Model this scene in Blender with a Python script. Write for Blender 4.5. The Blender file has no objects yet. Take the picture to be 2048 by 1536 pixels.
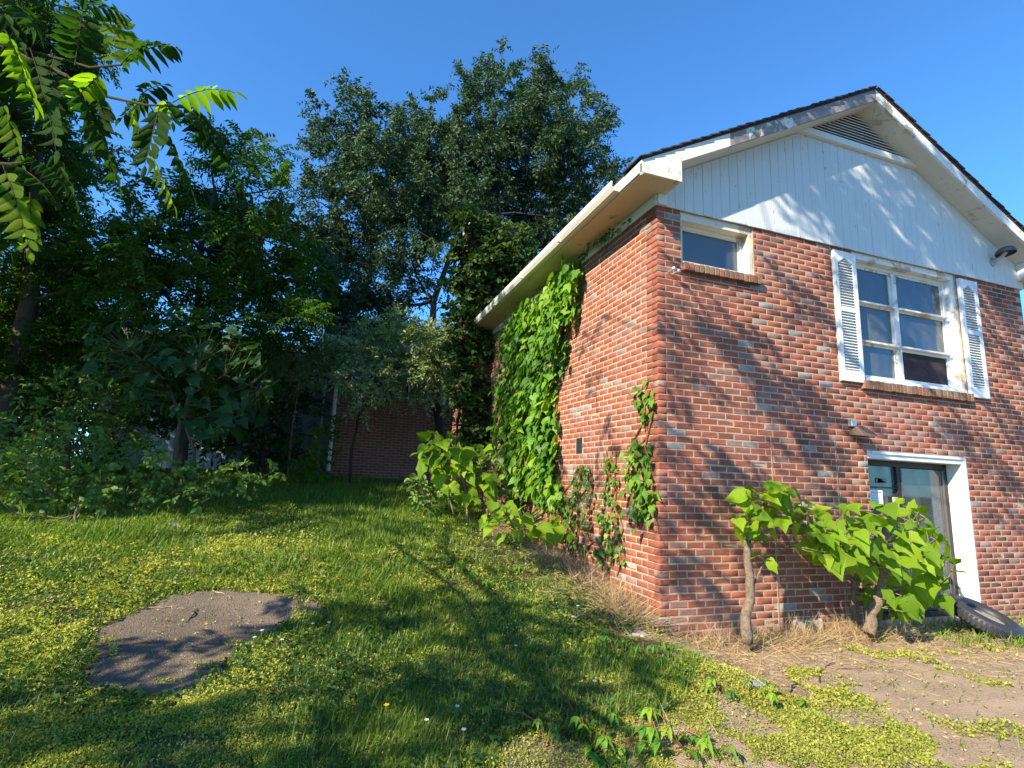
import bpy, bmesh, math, random
import numpy as np
from mathutils import Vector, Matrix, Quaternion

random.seed(7)
rng = np.random.default_rng(7)
scene = bpy.context.scene
COL = scene.collection

# ------------------------------------------------------------------ camera
F_PX = 1072.0                                   # focal length for the 2048 px wide photograph
CAM = np.array([-3.0735, -4.4927, -2.9259])     # world: x along the gable wall, y along the side wall, z=0 top of the brickwork
RT = np.array([0.94321377, -0.32996229, 0.03837531])
UP = np.array([-0.09348951, -0.15282398, 0.9838214])
FW = np.array([0.3187593, 0.93154158, 0.1749937])
cam_d = bpy.data.cameras.new("camera")
cam = bpy.data.objects.new("camera", cam_d)
COL.objects.link(cam)
cam_d.sensor_width = 36.0
cam_d.lens = F_PX / 2048 * 36.0
cam_d.clip_start = 0.05
cam_d.clip_end = 1500
M = Matrix(((RT[0], UP[0], -FW[0], CAM[0]), (RT[1], UP[1], -FW[1], CAM[1]), (RT[2], UP[2], -FW[2], CAM[2]), (0, 0, 0, 1)))
cam.matrix_world = M
scene.camera = cam

# ------------------------------------------------------------------ light
SUN_DIR = np.array([2.0, 1.0, -1.45])
SUN_DIR = SUN_DIR / np.linalg.norm(SUN_DIR)      # travel direction of the light
world = bpy.data.worlds.new("World")
scene.world = world
world.use_nodes = True
wn = world.node_tree
for n in list(wn.nodes):
    wn.nodes.remove(n)
sky = wn.nodes.new("ShaderNodeTexSky")
sky.sky_type = 'NISHITA'
sky.sun_disc = False
sky.sun_elevation = math.asin(-SUN_DIR[2])
sky.sun_rotation = math.atan2(-SUN_DIR[0], -SUN_DIR[1])
sky.altitude = 300
sky.air_density = 1.0
sky.dust_density = 0.25
sky.ozone_density = 3.2
bg = wn.nodes.new("ShaderNodeBackground")
bg.inputs["Strength"].default_value = 0.096
wo = wn.nodes.new("ShaderNodeOutputWorld")
tintn = wn.nodes.new("ShaderNodeMix"); tintn.data_type = 'RGBA'; tintn.blend_type = 'MULTIPLY'
tintn.inputs[0].default_value = 1.0
tintn.inputs[7].default_value = (.54, 1.05, 1.44, 1)
wn.links.new(sky.outputs[0], tintn.inputs[6])
wn.links.new(tintn.outputs[2], bg.inputs[0])
wn.links.new(bg.outputs[0], wo.inputs[0])
sun_d = bpy.data.lights.new("sun", 'SUN')
sun_d.energy = 5.0
sun_d.angle = math.radians(0.55)
sun_d.color = (1.0, 0.87, 0.66)
sun = bpy.data.objects.new("sun", sun_d)
COL.objects.link(sun)
sun.rotation_euler = Vector(tuple(SUN_DIR)).to_track_quat('-Z', 'Y').to_euler()
scene.view_settings.view_transform = 'Standard'
scene.view_settings.look = 'None'
scene.view_settings.exposure = 1.27
scene.view_settings.gamma = 1.0
scene.view_settings.use_curve_mapping = False
scene.cycles.max_bounces = 6
scene.cycles.transparent_max_bounces = 6
scene.cycles.use_denoising = True

# ------------------------------------------------------------------ helpers
def pdir(px, py):
    return FW + RT * ((px - 1024) / F_PX) + UP * ((768 - py) / F_PX)

def at(px, py, ax, val):
    """point of the photograph's pixel on the plane coordinate[ax] = val"""
    d = pdir(px, py)
    return CAM + d * ((val - CAM[ax]) / d[ax])

def on_ground(px, py):
    d = pdir(px, py)
    t0, t1 = 0.5, 0.5
    for k in range(400):
        t1 = t0 + 0.05
        p = CAM + d * t1
        if p[2] < gh(p[0], p[1]):
            break
        t0 = t1
    for k in range(20):
        tm = (t0 + t1) / 2
        p = CAM + d * tm
        if p[2] < gh(p[0], p[1]):
            t1 = tm
        else:
            t0 = tm
    return CAM + d * t1

def hashn(x, y, s=0):
    h = np.sin(x * 127.1 + y * 311.7 + s * 74.7) * 43758.5453
    return h - np.floor(h)

def vnoise(x, y, s=0):
    x = np.asarray(x, float); y = np.asarray(y, float)
    xi, yi = np.floor(x), np.floor(y)
    fx, fy = x - xi, y - yi
    fx = fx * fx * (3 - 2 * fx); fy = fy * fy * (3 - 2 * fy)
    a = hashn(xi, yi, s); b = hashn(xi + 1, yi, s); c = hashn(xi, yi + 1, s); d = hashn(xi + 1, yi + 1, s)
    return (a * (1 - fx) + b * fx) * (1 - fy) + (c * (1 - fx) + d * fx) * fy

def fbm(x, y, s=0, o=4):
    x = np.asarray(x, float); y = np.asarray(y, float)
    v = 0; a = .5; t = 0
    for k in range(o):
        v = v + a * vnoise(x * 2 ** k, y * 2 ** k, s + k * 3.1); t += a; a *= .5
    return v / t

GY = [-60, -6, -2.5, -1.0, 0.0, 0.6, 3.0, 9.0, 14.0, 60.0]
GZ = [-5.2, -4.52, -4.38, -4.22, -4.08, -3.96, -3.6, -3.06, -3.0, -2.2]
def gh(x, y):
    x = np.asarray(x, float); y = np.asarray(y, float)
    left = np.interp(y, GY, GZ)
    right = np.interp(y, [-60, -6, -2, 0.0, 60], [-5.2, -4.5, -4.38, -4.36, -4.36])
    w = np.clip((x + 0.55) / 1.0, 0, 1); w = w * w * (3 - 2 * w)
    b = (fbm(x * .9, y * .9, 5) - .5) * .12 * np.clip(1 - w, .25, 1)
    return left * (1 - w) + right * w + b

def add_obj(name, me, parent=None, loc=None):
    o = bpy.data.objects.new(name, me)
    COL.objects.link(o)
    if parent is not None:
        o.parent = parent
    if loc is not None:
        o.location = loc
    return o

def tag(o, label=None, cat=None, group=None, kind=None):
    if label: o["label"] = label
    if cat: o["category"] = cat
    if group: o["group"] = group
    if kind: o["kind"] = kind
    return o

def thing(name, loc, label, cat, group=None):
    return tag(add_obj(name, None, None, tuple(loc)), label, cat, group)

def np_mesh(name, V, faces_list, mat, tint=None, smooth=False):
    """faces_list: list of int arrays (n,k)"""
    me = bpy.data.meshes.new(name)
    V = np.asarray(V, np.float32)
    me.vertices.add(len(V))
    me.vertices.foreach_set("co", V.ravel())
    idx = np.concatenate([f.ravel() for f in faces_list]).astype(np.int32)
    tot = np.concatenate([np.full(len(f), f.shape[1], np.int32) for f in faces_list])
    st = np.concatenate([[0], np.cumsum(tot)[:-1]]).astype(np.int32)
    me.loops.add(len(idx)); me.loops.foreach_set("vertex_index", idx)
    me.polygons.add(len(tot)); me.polygons.foreach_set("loop_start", st)
    try:
        me.polygons.foreach_set("loop_total", tot)
    except Exception:
        pass
    if smooth:
        me.polygons.foreach_set("use_smooth", np.ones(len(tot), bool))
    if tint is not None:
        a = me.attributes.new("tint", 'FLOAT', 'POINT')
        a.data.foreach_set("value", np.asarray(tint, np.float32))
    me.update(calc_edges=True)
    if mat: me.materials.append(mat)
    return me

class MB:
    """collects boxes, prisms and tubes into one mesh (local to an origin)"""
    def __init__(s, org=(0, 0, 0)):
        s.v = []; s.f = []; s.o = np.array(org, float)
    def poly(s, pts, faces):
        n = len(s.v)
        s.v += [tuple(np.array(p, float) - s.o) for p in pts]
        s.f += [tuple(n + i for i in f) for f in faces]
        return s
    def box(s, x0, x1, y0, y1, z0, z1):
        p = [(x0, y0, z0), (x1, y0, z0), (x1, y1, z0), (x0, y1, z0), (x0, y0, z1), (x1, y0, z1), (x1, y1, z1), (x0, y1, z1)]
        return s.poly(p, [(0, 3, 2, 1), (4, 5, 6, 7), (0, 1, 5, 4), (1, 2, 6, 5), (2, 3, 7, 6), (3, 0, 4, 7)])
    def prism(s, base, d):
        n = len(base); d = np.array(d, float)
        pts = [np.array(b, float) for b in base] + [np.array(b, float) + d for b in base]
        fs = [tuple(range(n))[::-1], tuple(range(n, 2 * n))] + [(i, (i + 1) % n, (i + 1) % n + n, i + n) for i in range(n)]
        return s.poly(pts, fs)
    def tube(s, pts, rad, k=8, jit=0.0):
        pts = [np.array(p, float) for p in pts]
        if np.isscalar(rad): rad = [rad] * len(pts)
        rings = []
        prev = None
        for i, p in enumerate(pts):
            t = pts[min(i + 1, len(pts) - 1)] - pts[max(i - 1, 0)]
            t = t / (np.linalg.norm(t) + 1e-9)
            if prev is None:
                a = np.cross(t, [0, 0, 1.0])
                if np.linalg.norm(a) < .1: a = np.cross(t, [1.0, 0, 0])
            else:
                a = prev - t * np.dot(prev, t)
            a /= np.linalg.norm(a) + 1e-9; prev = a
            b = np.cross(t, a)
            rings.append([p + (a * math.cos(2 * math.pi * j / k) + b * math.sin(2 * math.pi * j / k)) * rad[i] * (1 + (random.random() - .5) * jit) for j in range(k)])
        n = len(rings)
        fs = [(i * k + j, i * k + (j + 1) % k, (i + 1) * k + (j + 1) % k, (i + 1) * k + j) for i in range(n - 1) for j in range(k)]
        fs += [tuple(range(k))[::-1], tuple(range((n - 1) * k, n * k))]
        return s.poly([q for r in rings for q in r], fs)
    def mesh(s, name, mat, smooth=False, bevel=0.0):
        me = bpy.data.meshes.new(name)
        me.from_pydata(s.v, [], s.f)
        me.validate()
        if bevel > 0:
            bm = bmesh.new(); bm.from_mesh(me)
            bmesh.ops.recalc_face_normals(bm, faces=bm.faces)
            bmesh.ops.bevel(bm, geom=bm.edges[:], offset=bevel, segments=1, affect='EDGES')
            bm.to_mesh(me); bm.free()
        else:
            bm = bmesh.new(); bm.from_mesh(me)
            bmesh.ops.recalc_face_normals(bm, faces=bm.faces)
            bm.to_mesh(me); bm.free()
        if mat: me.materials.append(mat)
        if smooth:
            for p in me.polygons: p.use_smooth = True
        me.update()
        return me
    def build(s, name, mat, parent=None, smooth=False, bevel=0.0):
        return add_obj(name, s.mesh(name, mat, smooth, bevel), parent)

# ------------------------------------------------------------------ materials
class NT:
    def __init__(s, name):
        s.m = bpy.data.materials.new(name); s.m.use_nodes = True
        s.t = s.m.node_tree
        for n in list(s.t.nodes): s.t.nodes.remove(n)
        s.out = s.n("ShaderNodeOutputMaterial")
    def n(s, typ, **kw):
        nd = s.t.nodes.new(typ)
        for k, v in kw.items(): setattr(nd, k, v)
        return nd
    def l(s, a, b): s.t.links.new(a, b)
    def geo(s):
        return s.n("ShaderNodeNewGeometry").outputs["Position"]
    def noise(s, scale, detail=4, rough=.55, vec=None, dist=0):
        n = s.n("ShaderNodeTexNoise"); n.inputs["Scale"].default_value = scale
        n.inputs["Detail"].default_value = detail; n.inputs["Roughness"].default_value = rough
        n.inputs["Distortion"].default_value = dist
        s.l(vec if vec is not None else s.geo(), n.inputs["Vector"])
        return n.outputs["Fac"]
    def ramp(s, fac, stops, interp='LINEAR'):
        r = s.n("ShaderNodeValToRGB"); r.color_ramp.interpolation = interp
        e = r.color_ramp.elements
        while len(e) < len(stops): e.new(.5)
        for i, (p, c) in enumerate(stops):
            e[i].position = p; e[i].color = tuple(c) + (1,) if len(c) == 3 else c
        s.l(fac, r.inputs[0])
        return r.outputs[0]
    def mix(s, fac, a, b, mode='MIX'):
        m = s.n("ShaderNodeMix", data_type='RGBA', blend_type=mode)
        for sock, v in ((m.inputs[0], fac), (m.inputs[6], a), (m.inputs[7], b)):
            if isinstance(v, (int, float)): sock.default_value = v
            elif isinstance(v, tuple): sock.default_value = v + (1,) if len(v) == 3 else v
            else: s.l(v, sock)
        return m.outputs[2]
    def math(s, op, a, b=0.0, clamp=False):
        m = s.n("ShaderNodeMath", operation=op, use_clamp=clamp)
        for sock, v in ((m.inputs[0], a), (m.inputs[1], b)):
            if isinstance(v, (int, float)): sock.default_value = v
            else: s.l(v, sock)
        return m.outputs[0]
    def map(s, scale=(1, 1, 1), vec=None):
        m = s.n("ShaderNodeMapping"); m.inputs["Scale"].default_value = scale
        s.l(vec if vec is not None else s.geo(), m.inputs[0]); return m.outputs[0]
    def bump(s, h, strength=.3, dist=.01):
        b = s.n("ShaderNodeBump"); b.inputs["Strength"].default_value = strength; b.inputs["Distance"].default_value = dist
        s.l(h, b.inputs["Height"]); return b.outputs[0]
    def pbr(s, col, rough=.7, spec=.3, nrm=None, metal=0.0):
        p = s.n("ShaderNodeBsdfPrincipled")
        if isinstance(col, tuple): p.inputs["Base Color"].default_value = col + (1,)
        else: s.l(col, p.inputs["Base Color"])
        if isinstance(rough, (int, float)): p.inputs["Roughness"].default_value = rough
        else: s.l(rough, p.inputs["Roughness"])
        p.inputs["Specular IOR Level"].default_value = spec
        p.inputs["Metallic"].default_value = metal
        if nrm is not None: s.l(nrm, p.inputs["Normal"])
        return p.outputs[0]
    def done(s, sh):
        s.l(sh, s.out.inputs[0]); return s.m
    def tint(s):
        """per-leaf attribute for joined meshes plus the object's own colour value for single pieces"""
        a = s.n("ShaderNodeAttribute"); a.attribute_name = "tint"
        oi = s.n("ShaderNodeObjectInfo")
        sp = s.n("ShaderNodeSeparateColor"); s.l(oi.outputs["Color"], sp.inputs[0])
        return s.math('ADD', a.outputs["Fac"], sp.outputs[0])

def leaf_mat(name, stops, trans=.35, rough=.45, spec=.4, tr_col=None, veins=0.0):
    t = NT(name)
    tn = t.tint()
    c = t.ramp(tn, stops)
    n = t.noise(9, 2)
    c = t.mix(t.math('MULTIPLY', n, .35), c, t.mix(1.0, c, (1.35, 1.2, .7), 'MULTIPLY'))
    h = t.noise(60, 2)
    if veins > 0:
        tc = t.n("ShaderNodeTexCoord"); sp = t.n("ShaderNodeSeparateXYZ"); t.l(tc.outputs["Object"], sp.inputs[0])
        av = t.math('ABSOLUTE', sp.outputs[1])
        mid = t.ramp(av, [(0, (1, 1, 1)), (.035, (0, 0, 0))])
        ph = t.math('SUBTRACT', sp.outputs[0], t.math('MULTIPLY', av, .9))
        sv = t.math('ABSOLUTE', t.math('SINE', t.math('MULTIPLY', ph, 20.0)))
        side = t.ramp(sv, [(0, (.8, .8, .8)), (.16, (0, 0, 0))])
        v = t.math('MAXIMUM', mid, side)
        c = t.mix(t.math('MULTIPLY', v, veins), c, t.mix(1.0, c, (1.5, 1.35, 1.6), 'MULTIPLY'))
        sp2 = t.noise(34, 3, .6)
        c = t.mix(t.ramp(sp2, [(.68, (0, 0, 0)), (.73, (.8, .8, .8))]), c, (.20, .13, .04))
        h = t.math('ADD', h, t.math('MULTIPLY', v, -1.5))
    n2 = t.bump(h, .35 if veins else .25, .01)
    d = t.pbr(c, rough, spec, n2)
    tb = t.n("ShaderNodeBsdfTranslucent")
    t.l(t.mix(1.0, c, tr_col or (1.7, 2.0, .55), 'MULTIPLY'), tb.inputs[0])
    mx = t.n("ShaderNodeMixShader"); mx.inputs[0].default_value = trans
    t.l(d, mx.inputs[1]); t.l(tb.outputs[0], mx.inputs[2])
    return t.done(mx.outputs[0])

G = lambda a, b, c: (a, b, c)
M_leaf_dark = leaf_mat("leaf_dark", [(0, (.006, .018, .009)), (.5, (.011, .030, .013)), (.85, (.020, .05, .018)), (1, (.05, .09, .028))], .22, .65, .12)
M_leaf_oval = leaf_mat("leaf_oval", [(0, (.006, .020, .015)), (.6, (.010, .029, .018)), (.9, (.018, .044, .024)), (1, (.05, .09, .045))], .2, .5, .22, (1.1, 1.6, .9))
M_leaf_ail = leaf_mat("leaf_ailanthus", [(0, (.014, .040, .010)), (.6, (.028, .075, .014)), (1, (.085, .17, .022))], .45, .75, .08)
M_leaf_far = leaf_mat('leaf_feather_dark', [(0, (.008, .026, .010)), (.6, (.016, .048, .014)), (1, (.06, .12, .022))], .32, .65, .12, (1.4, 1.9, .6))
M_leaf_cat = leaf_mat("leaf_catalpa", [(0, (.085, .17, .014)), (.5, (.15, .26, .014)), (1, (.23, .33, .02))], .42, .55, .18, veins=.6)
M_leaf_vine = leaf_mat("leaf_vine", [(0, (.035, .10, .022)), (.5, (.08, .20, .028)), (.8, (.15, .28, .03)), (1, (.22, .34, .035))], .35, .5, .3)
M_leaf_bush = leaf_mat("leaf_bush", [(0, (.018, .055, .018)), (.6, (.038, .10, .028)), (1, (.11, .19, .045))], .3, .5, .3)
M_leaf_grey = leaf_mat("leaf_greygreen", [(0, (.025, .055, .032)), (.6, (.06, .11, .055)), (1, (.20, .26, .13))], .3, .42, .5)
M_grass = leaf_mat("grass_blade", [(0, (.065, .125, .018)), (.5, (.125, .205, .026)), (.85, (.20, .28, .04)), (.97, (.32, .28, .12)), (1, (.40, .33, .17))], .3, .5, .3)
M_mat = leaf_mat("sedum_leaf", [(0, (.13, .17, .03)), (.5, (.30, .32, .06)), (.85, (.42, .41, .10)), (1, (.42, .34, .16))], .3, .6, .2)
M_dry = leaf_mat("dry_grass", [(0, (.18, .12, .07)), (.5, (.32, .23, .14)), (1, (.48, .38, .25))], .2, .7, .1, (1.2, 1.1, .9))

def mat_brick():
    t = NT("brick_red")
    tn = t.tint()
    c = t.ramp(tn, [(0, (.12, .055, .048)), (.12, (.20, .068, .048)), (.35, (.275, .082, .052)), (.6, (.305, .090, .056)), (.8, (.335, .105, .064)), (.88, (.27, .11, .085)), (.955, (.28, .16, .135)), (1, (.27, .265, .265))])
    n = t.noise(7, 5, .6)
    c = t.mix(t.ramp(n, [(.45, (0, 0, 0)), (.66, (.45, .45, .45))]), c, (.12, .045, .035))
    n1 = t.noise(1.1, 3, .5)
    n2 = t.noise(34, 4, .7)
    wfac = t.math('MULTIPLY', t.ramp(n1, [(.50, (0, 0, 0)), (.72, (1, 1, 1))]), t.ramp(n2, [(.45, (0, 0, 0)), (.68, (1, 1, 1))]))
    c = t.mix(t.math('MULTIPLY', wfac, .35), c, (.34, .29, .26))
    n3 = t.noise(120, 4, .7)
    c = t.mix(t.ramp(n3, [(.3, (.4, .4, .4)), (.5, (0, 0, 0))]), c, (.11, .045, .035))
    sz = t.n("ShaderNodeSeparateXYZ"); t.l(t.geo(), sz.inputs[0])
    zz = t.math('ADD', t.math('MULTIPLY', t.math('ADD', sz.outputs[2], 4.42), 1.7), t.math('MULTIPLY', t.noise(5, 4, .6), .9))
    c = t.mix(t.ramp(zz, [(.45, (.55, .55, .55)), (1.0, (0, 0, 0))]), c, (.24, .17, .11))
    st = t.noise(2.2, 3, .5, vec=t.map((2.2, 2.2, .28)))
    c = t.mix(t.ramp(st, [(.55, (0, 0, 0)), (.75, (.35, .35, .35))]), c, (.13, .07, .055))
    b = t.bump(t.math('ADD', n3, n2), .5, .006)
    return t.done(t.pbr(c, .85, .2, b))
M_brick = mat_brick()

def mat_mortar():
    t = NT("mortar")
    n = t.noise(25, 5, .65)
    c = t.ramp(n, [(.3, (.30, .24, .17)), (.6, (.42, .345, .25)), (.8, (.47, .40, .30))])
    n1 = t.noise(1.0, 3, .5)
    c = t.mix(t.ramp(n1, [(.45, (0, 0, 0)), (.7, (.6, .6, .6))]), c, (.30, .26, .23))
    return t.done(t.pbr(c, .95, .1, t.bump(t.noise(90, 4), .6, .005)))
M_mortar = mat_mortar()

def mat_sill():
    t = NT("brick_sill")
    c = t.ramp(t.tint(), [(0, (.14, .085, .06)), (.5, (.22, .14, .10)), (.85, (.28, .18, .13)), (1, (.30, .11, .08))])
    n = t.noise(40, 4)
    c = t.mix(t.ramp(n, [(.35, (.6, .6, .6)), (.55, (0, 0, 0))]), c, (.10, .07, .05))
    return t.done(t.pbr(c, .9, .15, t.bump(n, .5, .006)))
M_sill = mat_sill()

def mat_paint(name, base, peel=0.0, peel_col=(.17, .15, .15), streak=.3, rough=.55, dirt=(.42, .42, .36)):
    t = NT(name)
    c = t.mix(t.math('MULTIPLY', t.noise(2.0, 4, vec=t.map((6, 6, .6))), streak), base, dirt)
    sp = t.noise(9, 3, .6, vec=t.map((3, 3, .8)))
    c = t.mix(t.ramp(sp, [(.67, (0, 0, 0)), (.72, (.75, .75, .75))]), c, (.20, .20, .18))
    b = t.noise(50, 3)
    if peel > 0:
        n = t.noise(4.5, 6, .68, dist=.4)
        n2 = t.noise(1.3, 2, .5)
        p = t.math('ADD', t.math('MULTIPLY', n, .7), t.math('MULTIPLY', n2, .3))
        f = t.ramp(p, [(.62 - peel * .2, (0, 0, 0)), (.64 - peel * .2, (1, 1, 1))])
        pc = t.mix(t.noise(30, 4), peel_col, tuple(x * 1.9 for x in peel_col))
        c = t.mix(f, c, pc)
        b = t.math('SUBTRACT', b, t.math('MULTIPLY', f, 1.5))
    return t.done(t.pbr(c, rough, .3, t.bump(b, .35, .004)))
M_white = mat_paint("white_paint", (.66, .68, .68), 0, streak=.25)
M_board = mat_paint("siding_paint", (.57, .61, .64), 0, streak=.45)
M_peel = mat_paint("peeling_white_paint", (.68, .66, .60), 1.05, (.16, .14, .14))
M_peel2 = mat_paint("weathered_window_paint", (.72, .74, .73), .35, (.30, .26, .20), .4)
M_trim = mat_paint("cream_trim_paint", (.66, .62, .52), .25, (.28, .23, .17), .5)
M_soffit = mat_paint("soffit_paint", (.62, .50, .37), .10, (.20, .17, .11), .5)
M_soffit2 = mat_paint("rake_soffit_paint", (.60, .60, .56), .15, (.28, .27, .23), .5)
M_gutter = mat_paint("gutter_white", (.70, .68, .61), .05, (.35, .28, .2), .25, .4)
M_shutter = mat_paint("shutter_vinyl", (.60, .65, .68), 0, streak=.15, rough=.45)

def simple(name, col, rough=.7, spec=.3, var=.3, scale=20, metal=0.0, dark=None):
    t = NT(name)
    n = t.noise(scale, 4, .6)
    d = dark or tuple(c * (1 - var) for c in col)
    c = t.mix(n, d, tuple(min(1, x * (1 + var)) for x in col))
    return t.done(t.pbr(c, rough, spec, t.bump(n, .3, .004), metal))
M_shingle = simple("roof_shingle", (.05, .045, .05), .9, .15, .5, 30)
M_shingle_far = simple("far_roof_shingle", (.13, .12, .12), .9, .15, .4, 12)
M_dark = simple("interior_dark", (.012, .012, .013), .9, .1)
M_room = simple("room_wall", (.05, .05, .05), .9, .1)
M_curtain = simple("curtain_cloth", (.34, .35, .32), .9, .1, .2, 6)
M_shade = simple("window_shade", (.26, .30, .33), .8, .1, .1, 3)
M_alu = simple("door_metal", (.10, .085, .08), .5, .4, .3, 30)
M_alu_dark = simple("door_metal_dark", (.02, .018, .02), .5, .4)
M_bark = simple("bark_brown", (.13, .095, .065), .95, .1, .6, 45)
def mat_bark_l():
    t = NT("bark_light")
    n = t.noise(26, 5, .65); n2 = t.noise(120, 3, .6, vec=t.map((1, 1, 2.5)))
    c = t.ramp(n, [(.3, (.15, .11, .075)), (.55, (.29, .22, .16)), (.75, (.36, .29, .22))])
    c = t.mix(t.ramp(n2, [(.58, (0, 0, 0)), (.64, (.8, .8, .8))]), c, (.12, .08, .05))
    return t.done(t.pbr(c, .95, .1, t.bump(t.math('ADD', n, n2), .9, .02)))
M_bark_l = mat_bark_l()
M_bark_d = simple("bark_dark", (.05, .04, .032), .95, .1, .5, 40)
M_twig = simple("twig_brown", (.20, .14, .09), .9, .1, .4, 60)
M_branch = simple("branch_green_brown", (.07, .06, .03), .85, .15, .4, 40)
M_stem = simple("green_stem", (.16, .17, .06), .7, .3, .3, 40)
M_vstem = simple("vine_stem", (.22, .09, .05), .8, .2, .4, 50)
M_rubber = simple("tyre_rubber", (.022, .024, .03), .55, .5, .4, 30)
M_soil = simple("tyre_soil", (.26, .22, .18), .95, .1, .3, 40)
M_copper = simple("lamp_brown_metal", (.15, .10, .085), .5, .5, .4, 25, .4)
M_galv = simple("galvanised_metal", (.40, .43, .45), .5, .5, .3, 25, .5)
M_lamp = simple("flood_lamp_shell", (.07, .07, .085), .4, .5, .4, 25)
M_paper = simple("paper_white", (.72, .76, .82), .8, .2, .05)
M_ink = simple("paper_ink", (.10, .13, .25), .8, .2, .05)
M_vent = simple("vent_dark", (.03, .035, .04), .6, .3)
M_greywall = simple("grey_panel", (.20, .24, .27), .7, .3, .15, 5)
M_garage = simple("garage_white", (.55, .62, .68), .6, .3, .15, 5)
M_conc = simple("concrete_step", (.40, .35, .29), .9, .1, .3, 30)
M_pebble = simple("blue_stone", (.24, .27, .33), .8, .2, .35, 40)
M_yellow = simple("dandelion_yellow", (.75, .50, .02), .7, .2, .1)
M_cloverw = simple("clover_white", (.62, .58, .55), .8, .2, .15)

def mat_glass():
    t = NT("dusty_glass")
    gl = t.n("ShaderNodeBsdfGlossy"); gl.inputs["Roughness"].default_value = .03
    gl.inputs["Color"].default_value = (.9, .95, 1, 1)
    tr = t.n("ShaderNodeBsdfTransparent"); tr.inputs[0].default_value = (.80, .84, .85, 1)
    fr = t.n("ShaderNodeFresnel"); fr.inputs[0].default_value = 1.5
    m1 = t.n("ShaderNodeMixShader"); t.l(t.math('ADD', t.math('MULTIPLY', fr.outputs[0], .9), .03, True), m1.inputs[0])
    t.l(tr.outputs[0], m1.inputs[1]); t.l(gl.outputs[0], m1.inputs[2])
    df = t.n("ShaderNodeBsdfDiffuse"); df.inputs[0].default_value = (.20, .23, .25, 1)
    n = t.noise(3.0, 4, .6, vec=t.map((1.5, 1.5, .5)))
    n2 = t.noise(16, 3, .6)
    f = t.math('ADD', t.math('MULTIPLY', t.ramp(n, [(.35, (.04, .04, .04)), (.75, (.42, .42, .42))]), 1.0), t.math('MULTIPLY', n2, .10))
    m2 = t.n("ShaderNodeMixShader"); t.l(f, m2.inputs[0]); t.l(m1.outputs[0], m2.inputs[1]); t.l(df.outputs[0], m2.inputs[2])
    return t.done(m2.outputs[0])
M_glass = mat_glass()

def mat_ground():
    t = NT("ground_soil")
    n = t.noise(1.3, 6, .6)
    n2 = t.noise(14, 5, .65)
    c = t.ramp(n2, [(.3, (.05, .042, .028)), (.5, (.10, .08, .05)), (.7, (.17, .14, .08))])
    g = t.ramp(n2, [(.3, (.03, .055, .015)), (.7, (.08, .13, .03))])
    c = t.mix(t.ramp(n, [(.42, (0, 0, 0)), (.58, (.85, .85, .85))]), c, g)
    return t.done(t.pbr(c, .95, .1, t.bump(n2, .6, .03)))
M_ground = mat_ground()

def mat_asphalt(name, base, straw):
    t = NT(name)
    v = t.n("ShaderNodeTexVoronoi"); v.inputs["Scale"].default_value = 95; t.l(t.geo(), v.inputs["Vector"])
    c = t.ramp(v.outputs["Distance"], [(0, tuple(x * 2.3 for x in base)), (.28, base), (.7, tuple(x * .7 for x in base))])
    n = t.noise(3.0, 5, .6)
    c = t.mix(t.ramp(n, [(.35, (0, 0, 0)), (.65, (1, 1, 1))]), c, t.mix(.55, c, straw))
    n2 = t.noise(70, 3, .6)
    c = t.mix(t.ramp(n2, [(.62, (0, 0, 0)), (.68, (.8, .8, .8))]), c, (.32, .26, .19))
    return t.done(t.pbr(c, .9, .2, t.bump(t.math('ADD', v.outputs["Distance"], n2), .7, .006)))
M_asph = mat_asphalt("asphalt_old", (.12, .095, .075), (.19, .145, .105))
M_drive = mat_asphalt("driveway_worn", (.27, .20, .145), (.40, .30, .205))

# ------------------------------------------------------------------ leaf templates: (u along, v across, w up)
T_DIA = (np.array([(0, 0, 0), (.45, .5, .10), (1, 0, -.12), (.45, -.5, .10)]), [np.array([(0, 2, 1), (0, 3, 2)])])
T_OVAL = (np.array([(0, 0, 0), (.25, .42, .06), (.65, .42, .04), (1, 0, -.15), (.65, -.42, .04), (.25, -.42, .06)]), [np.array([(0, 3, 2, 1), (0, 5, 4, 3)])])
def leaf_tmpl(outline, droop=.3, fold=.12, wav=0.0):
    """outline of one half: list of (u, v); midrib points share the same u"""
    us = [u for u, v in outline]
    V = []; F = []
    for i, (u, v) in enumerate(outline):
        d = -droop * max(u, 0) ** 1.7
        w = wav * math.sin(u * 9)
        V += [(u if v > 0 or i in (0, len(outline) - 1) else u, 0, d), (u, v, d + fold * v - .25 * v * v + w), (u, -v, d + fold * v - .25 * v * v - w)]
    for i in range(len(outline) - 1):
        a, b = 3 * i, 3 * i + 3
        F += [(a, b, b + 1, a + 1), (a, a + 2, b + 2, b)]
    return np.array(V, float), [np.array(F)]
T_HEART = leaf_tmpl([(0.0, .02), (-.06, .26), (.10, .46), (.32, .50), (.55, .36), (.80, .14), (1.0, .01)], .42, .25, .02)
T_HEART2 = leaf_tmpl([(0.0, .02), (-.04, .24), (.12, .42), (.30, .46), (.42, .50), (.52, .34), (.80, .13), (1.0, .01)], .25, .45, .03)
T_HEART3 = leaf_tmpl([(0.0, .02), (-.06, .28), (.08, .44), (.34, .42), (.60, .44), (.68, .26), (.85, .12), (1.0, .01)], .65, .1, -.03)
T_IVY = leaf_tmpl([(0.0, .02), (-.03, .22), (.12, .44), (.30, .34), (.48, .42), (.62, .22), (1.0, .01)], .35, .2, .02)
T_IVY2 = leaf_tmpl([(0.0, .02), (.02, .25), (.22, .42), (.45, .36), (.7, .2), (1.0, .01)], .5, .3, .02)
T_LANCE = leaf_tmpl([(0.0, .01), (.12, .14), (.35, .19), (.65, .13), (1.0, .005)], .25, .4, 0)
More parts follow.
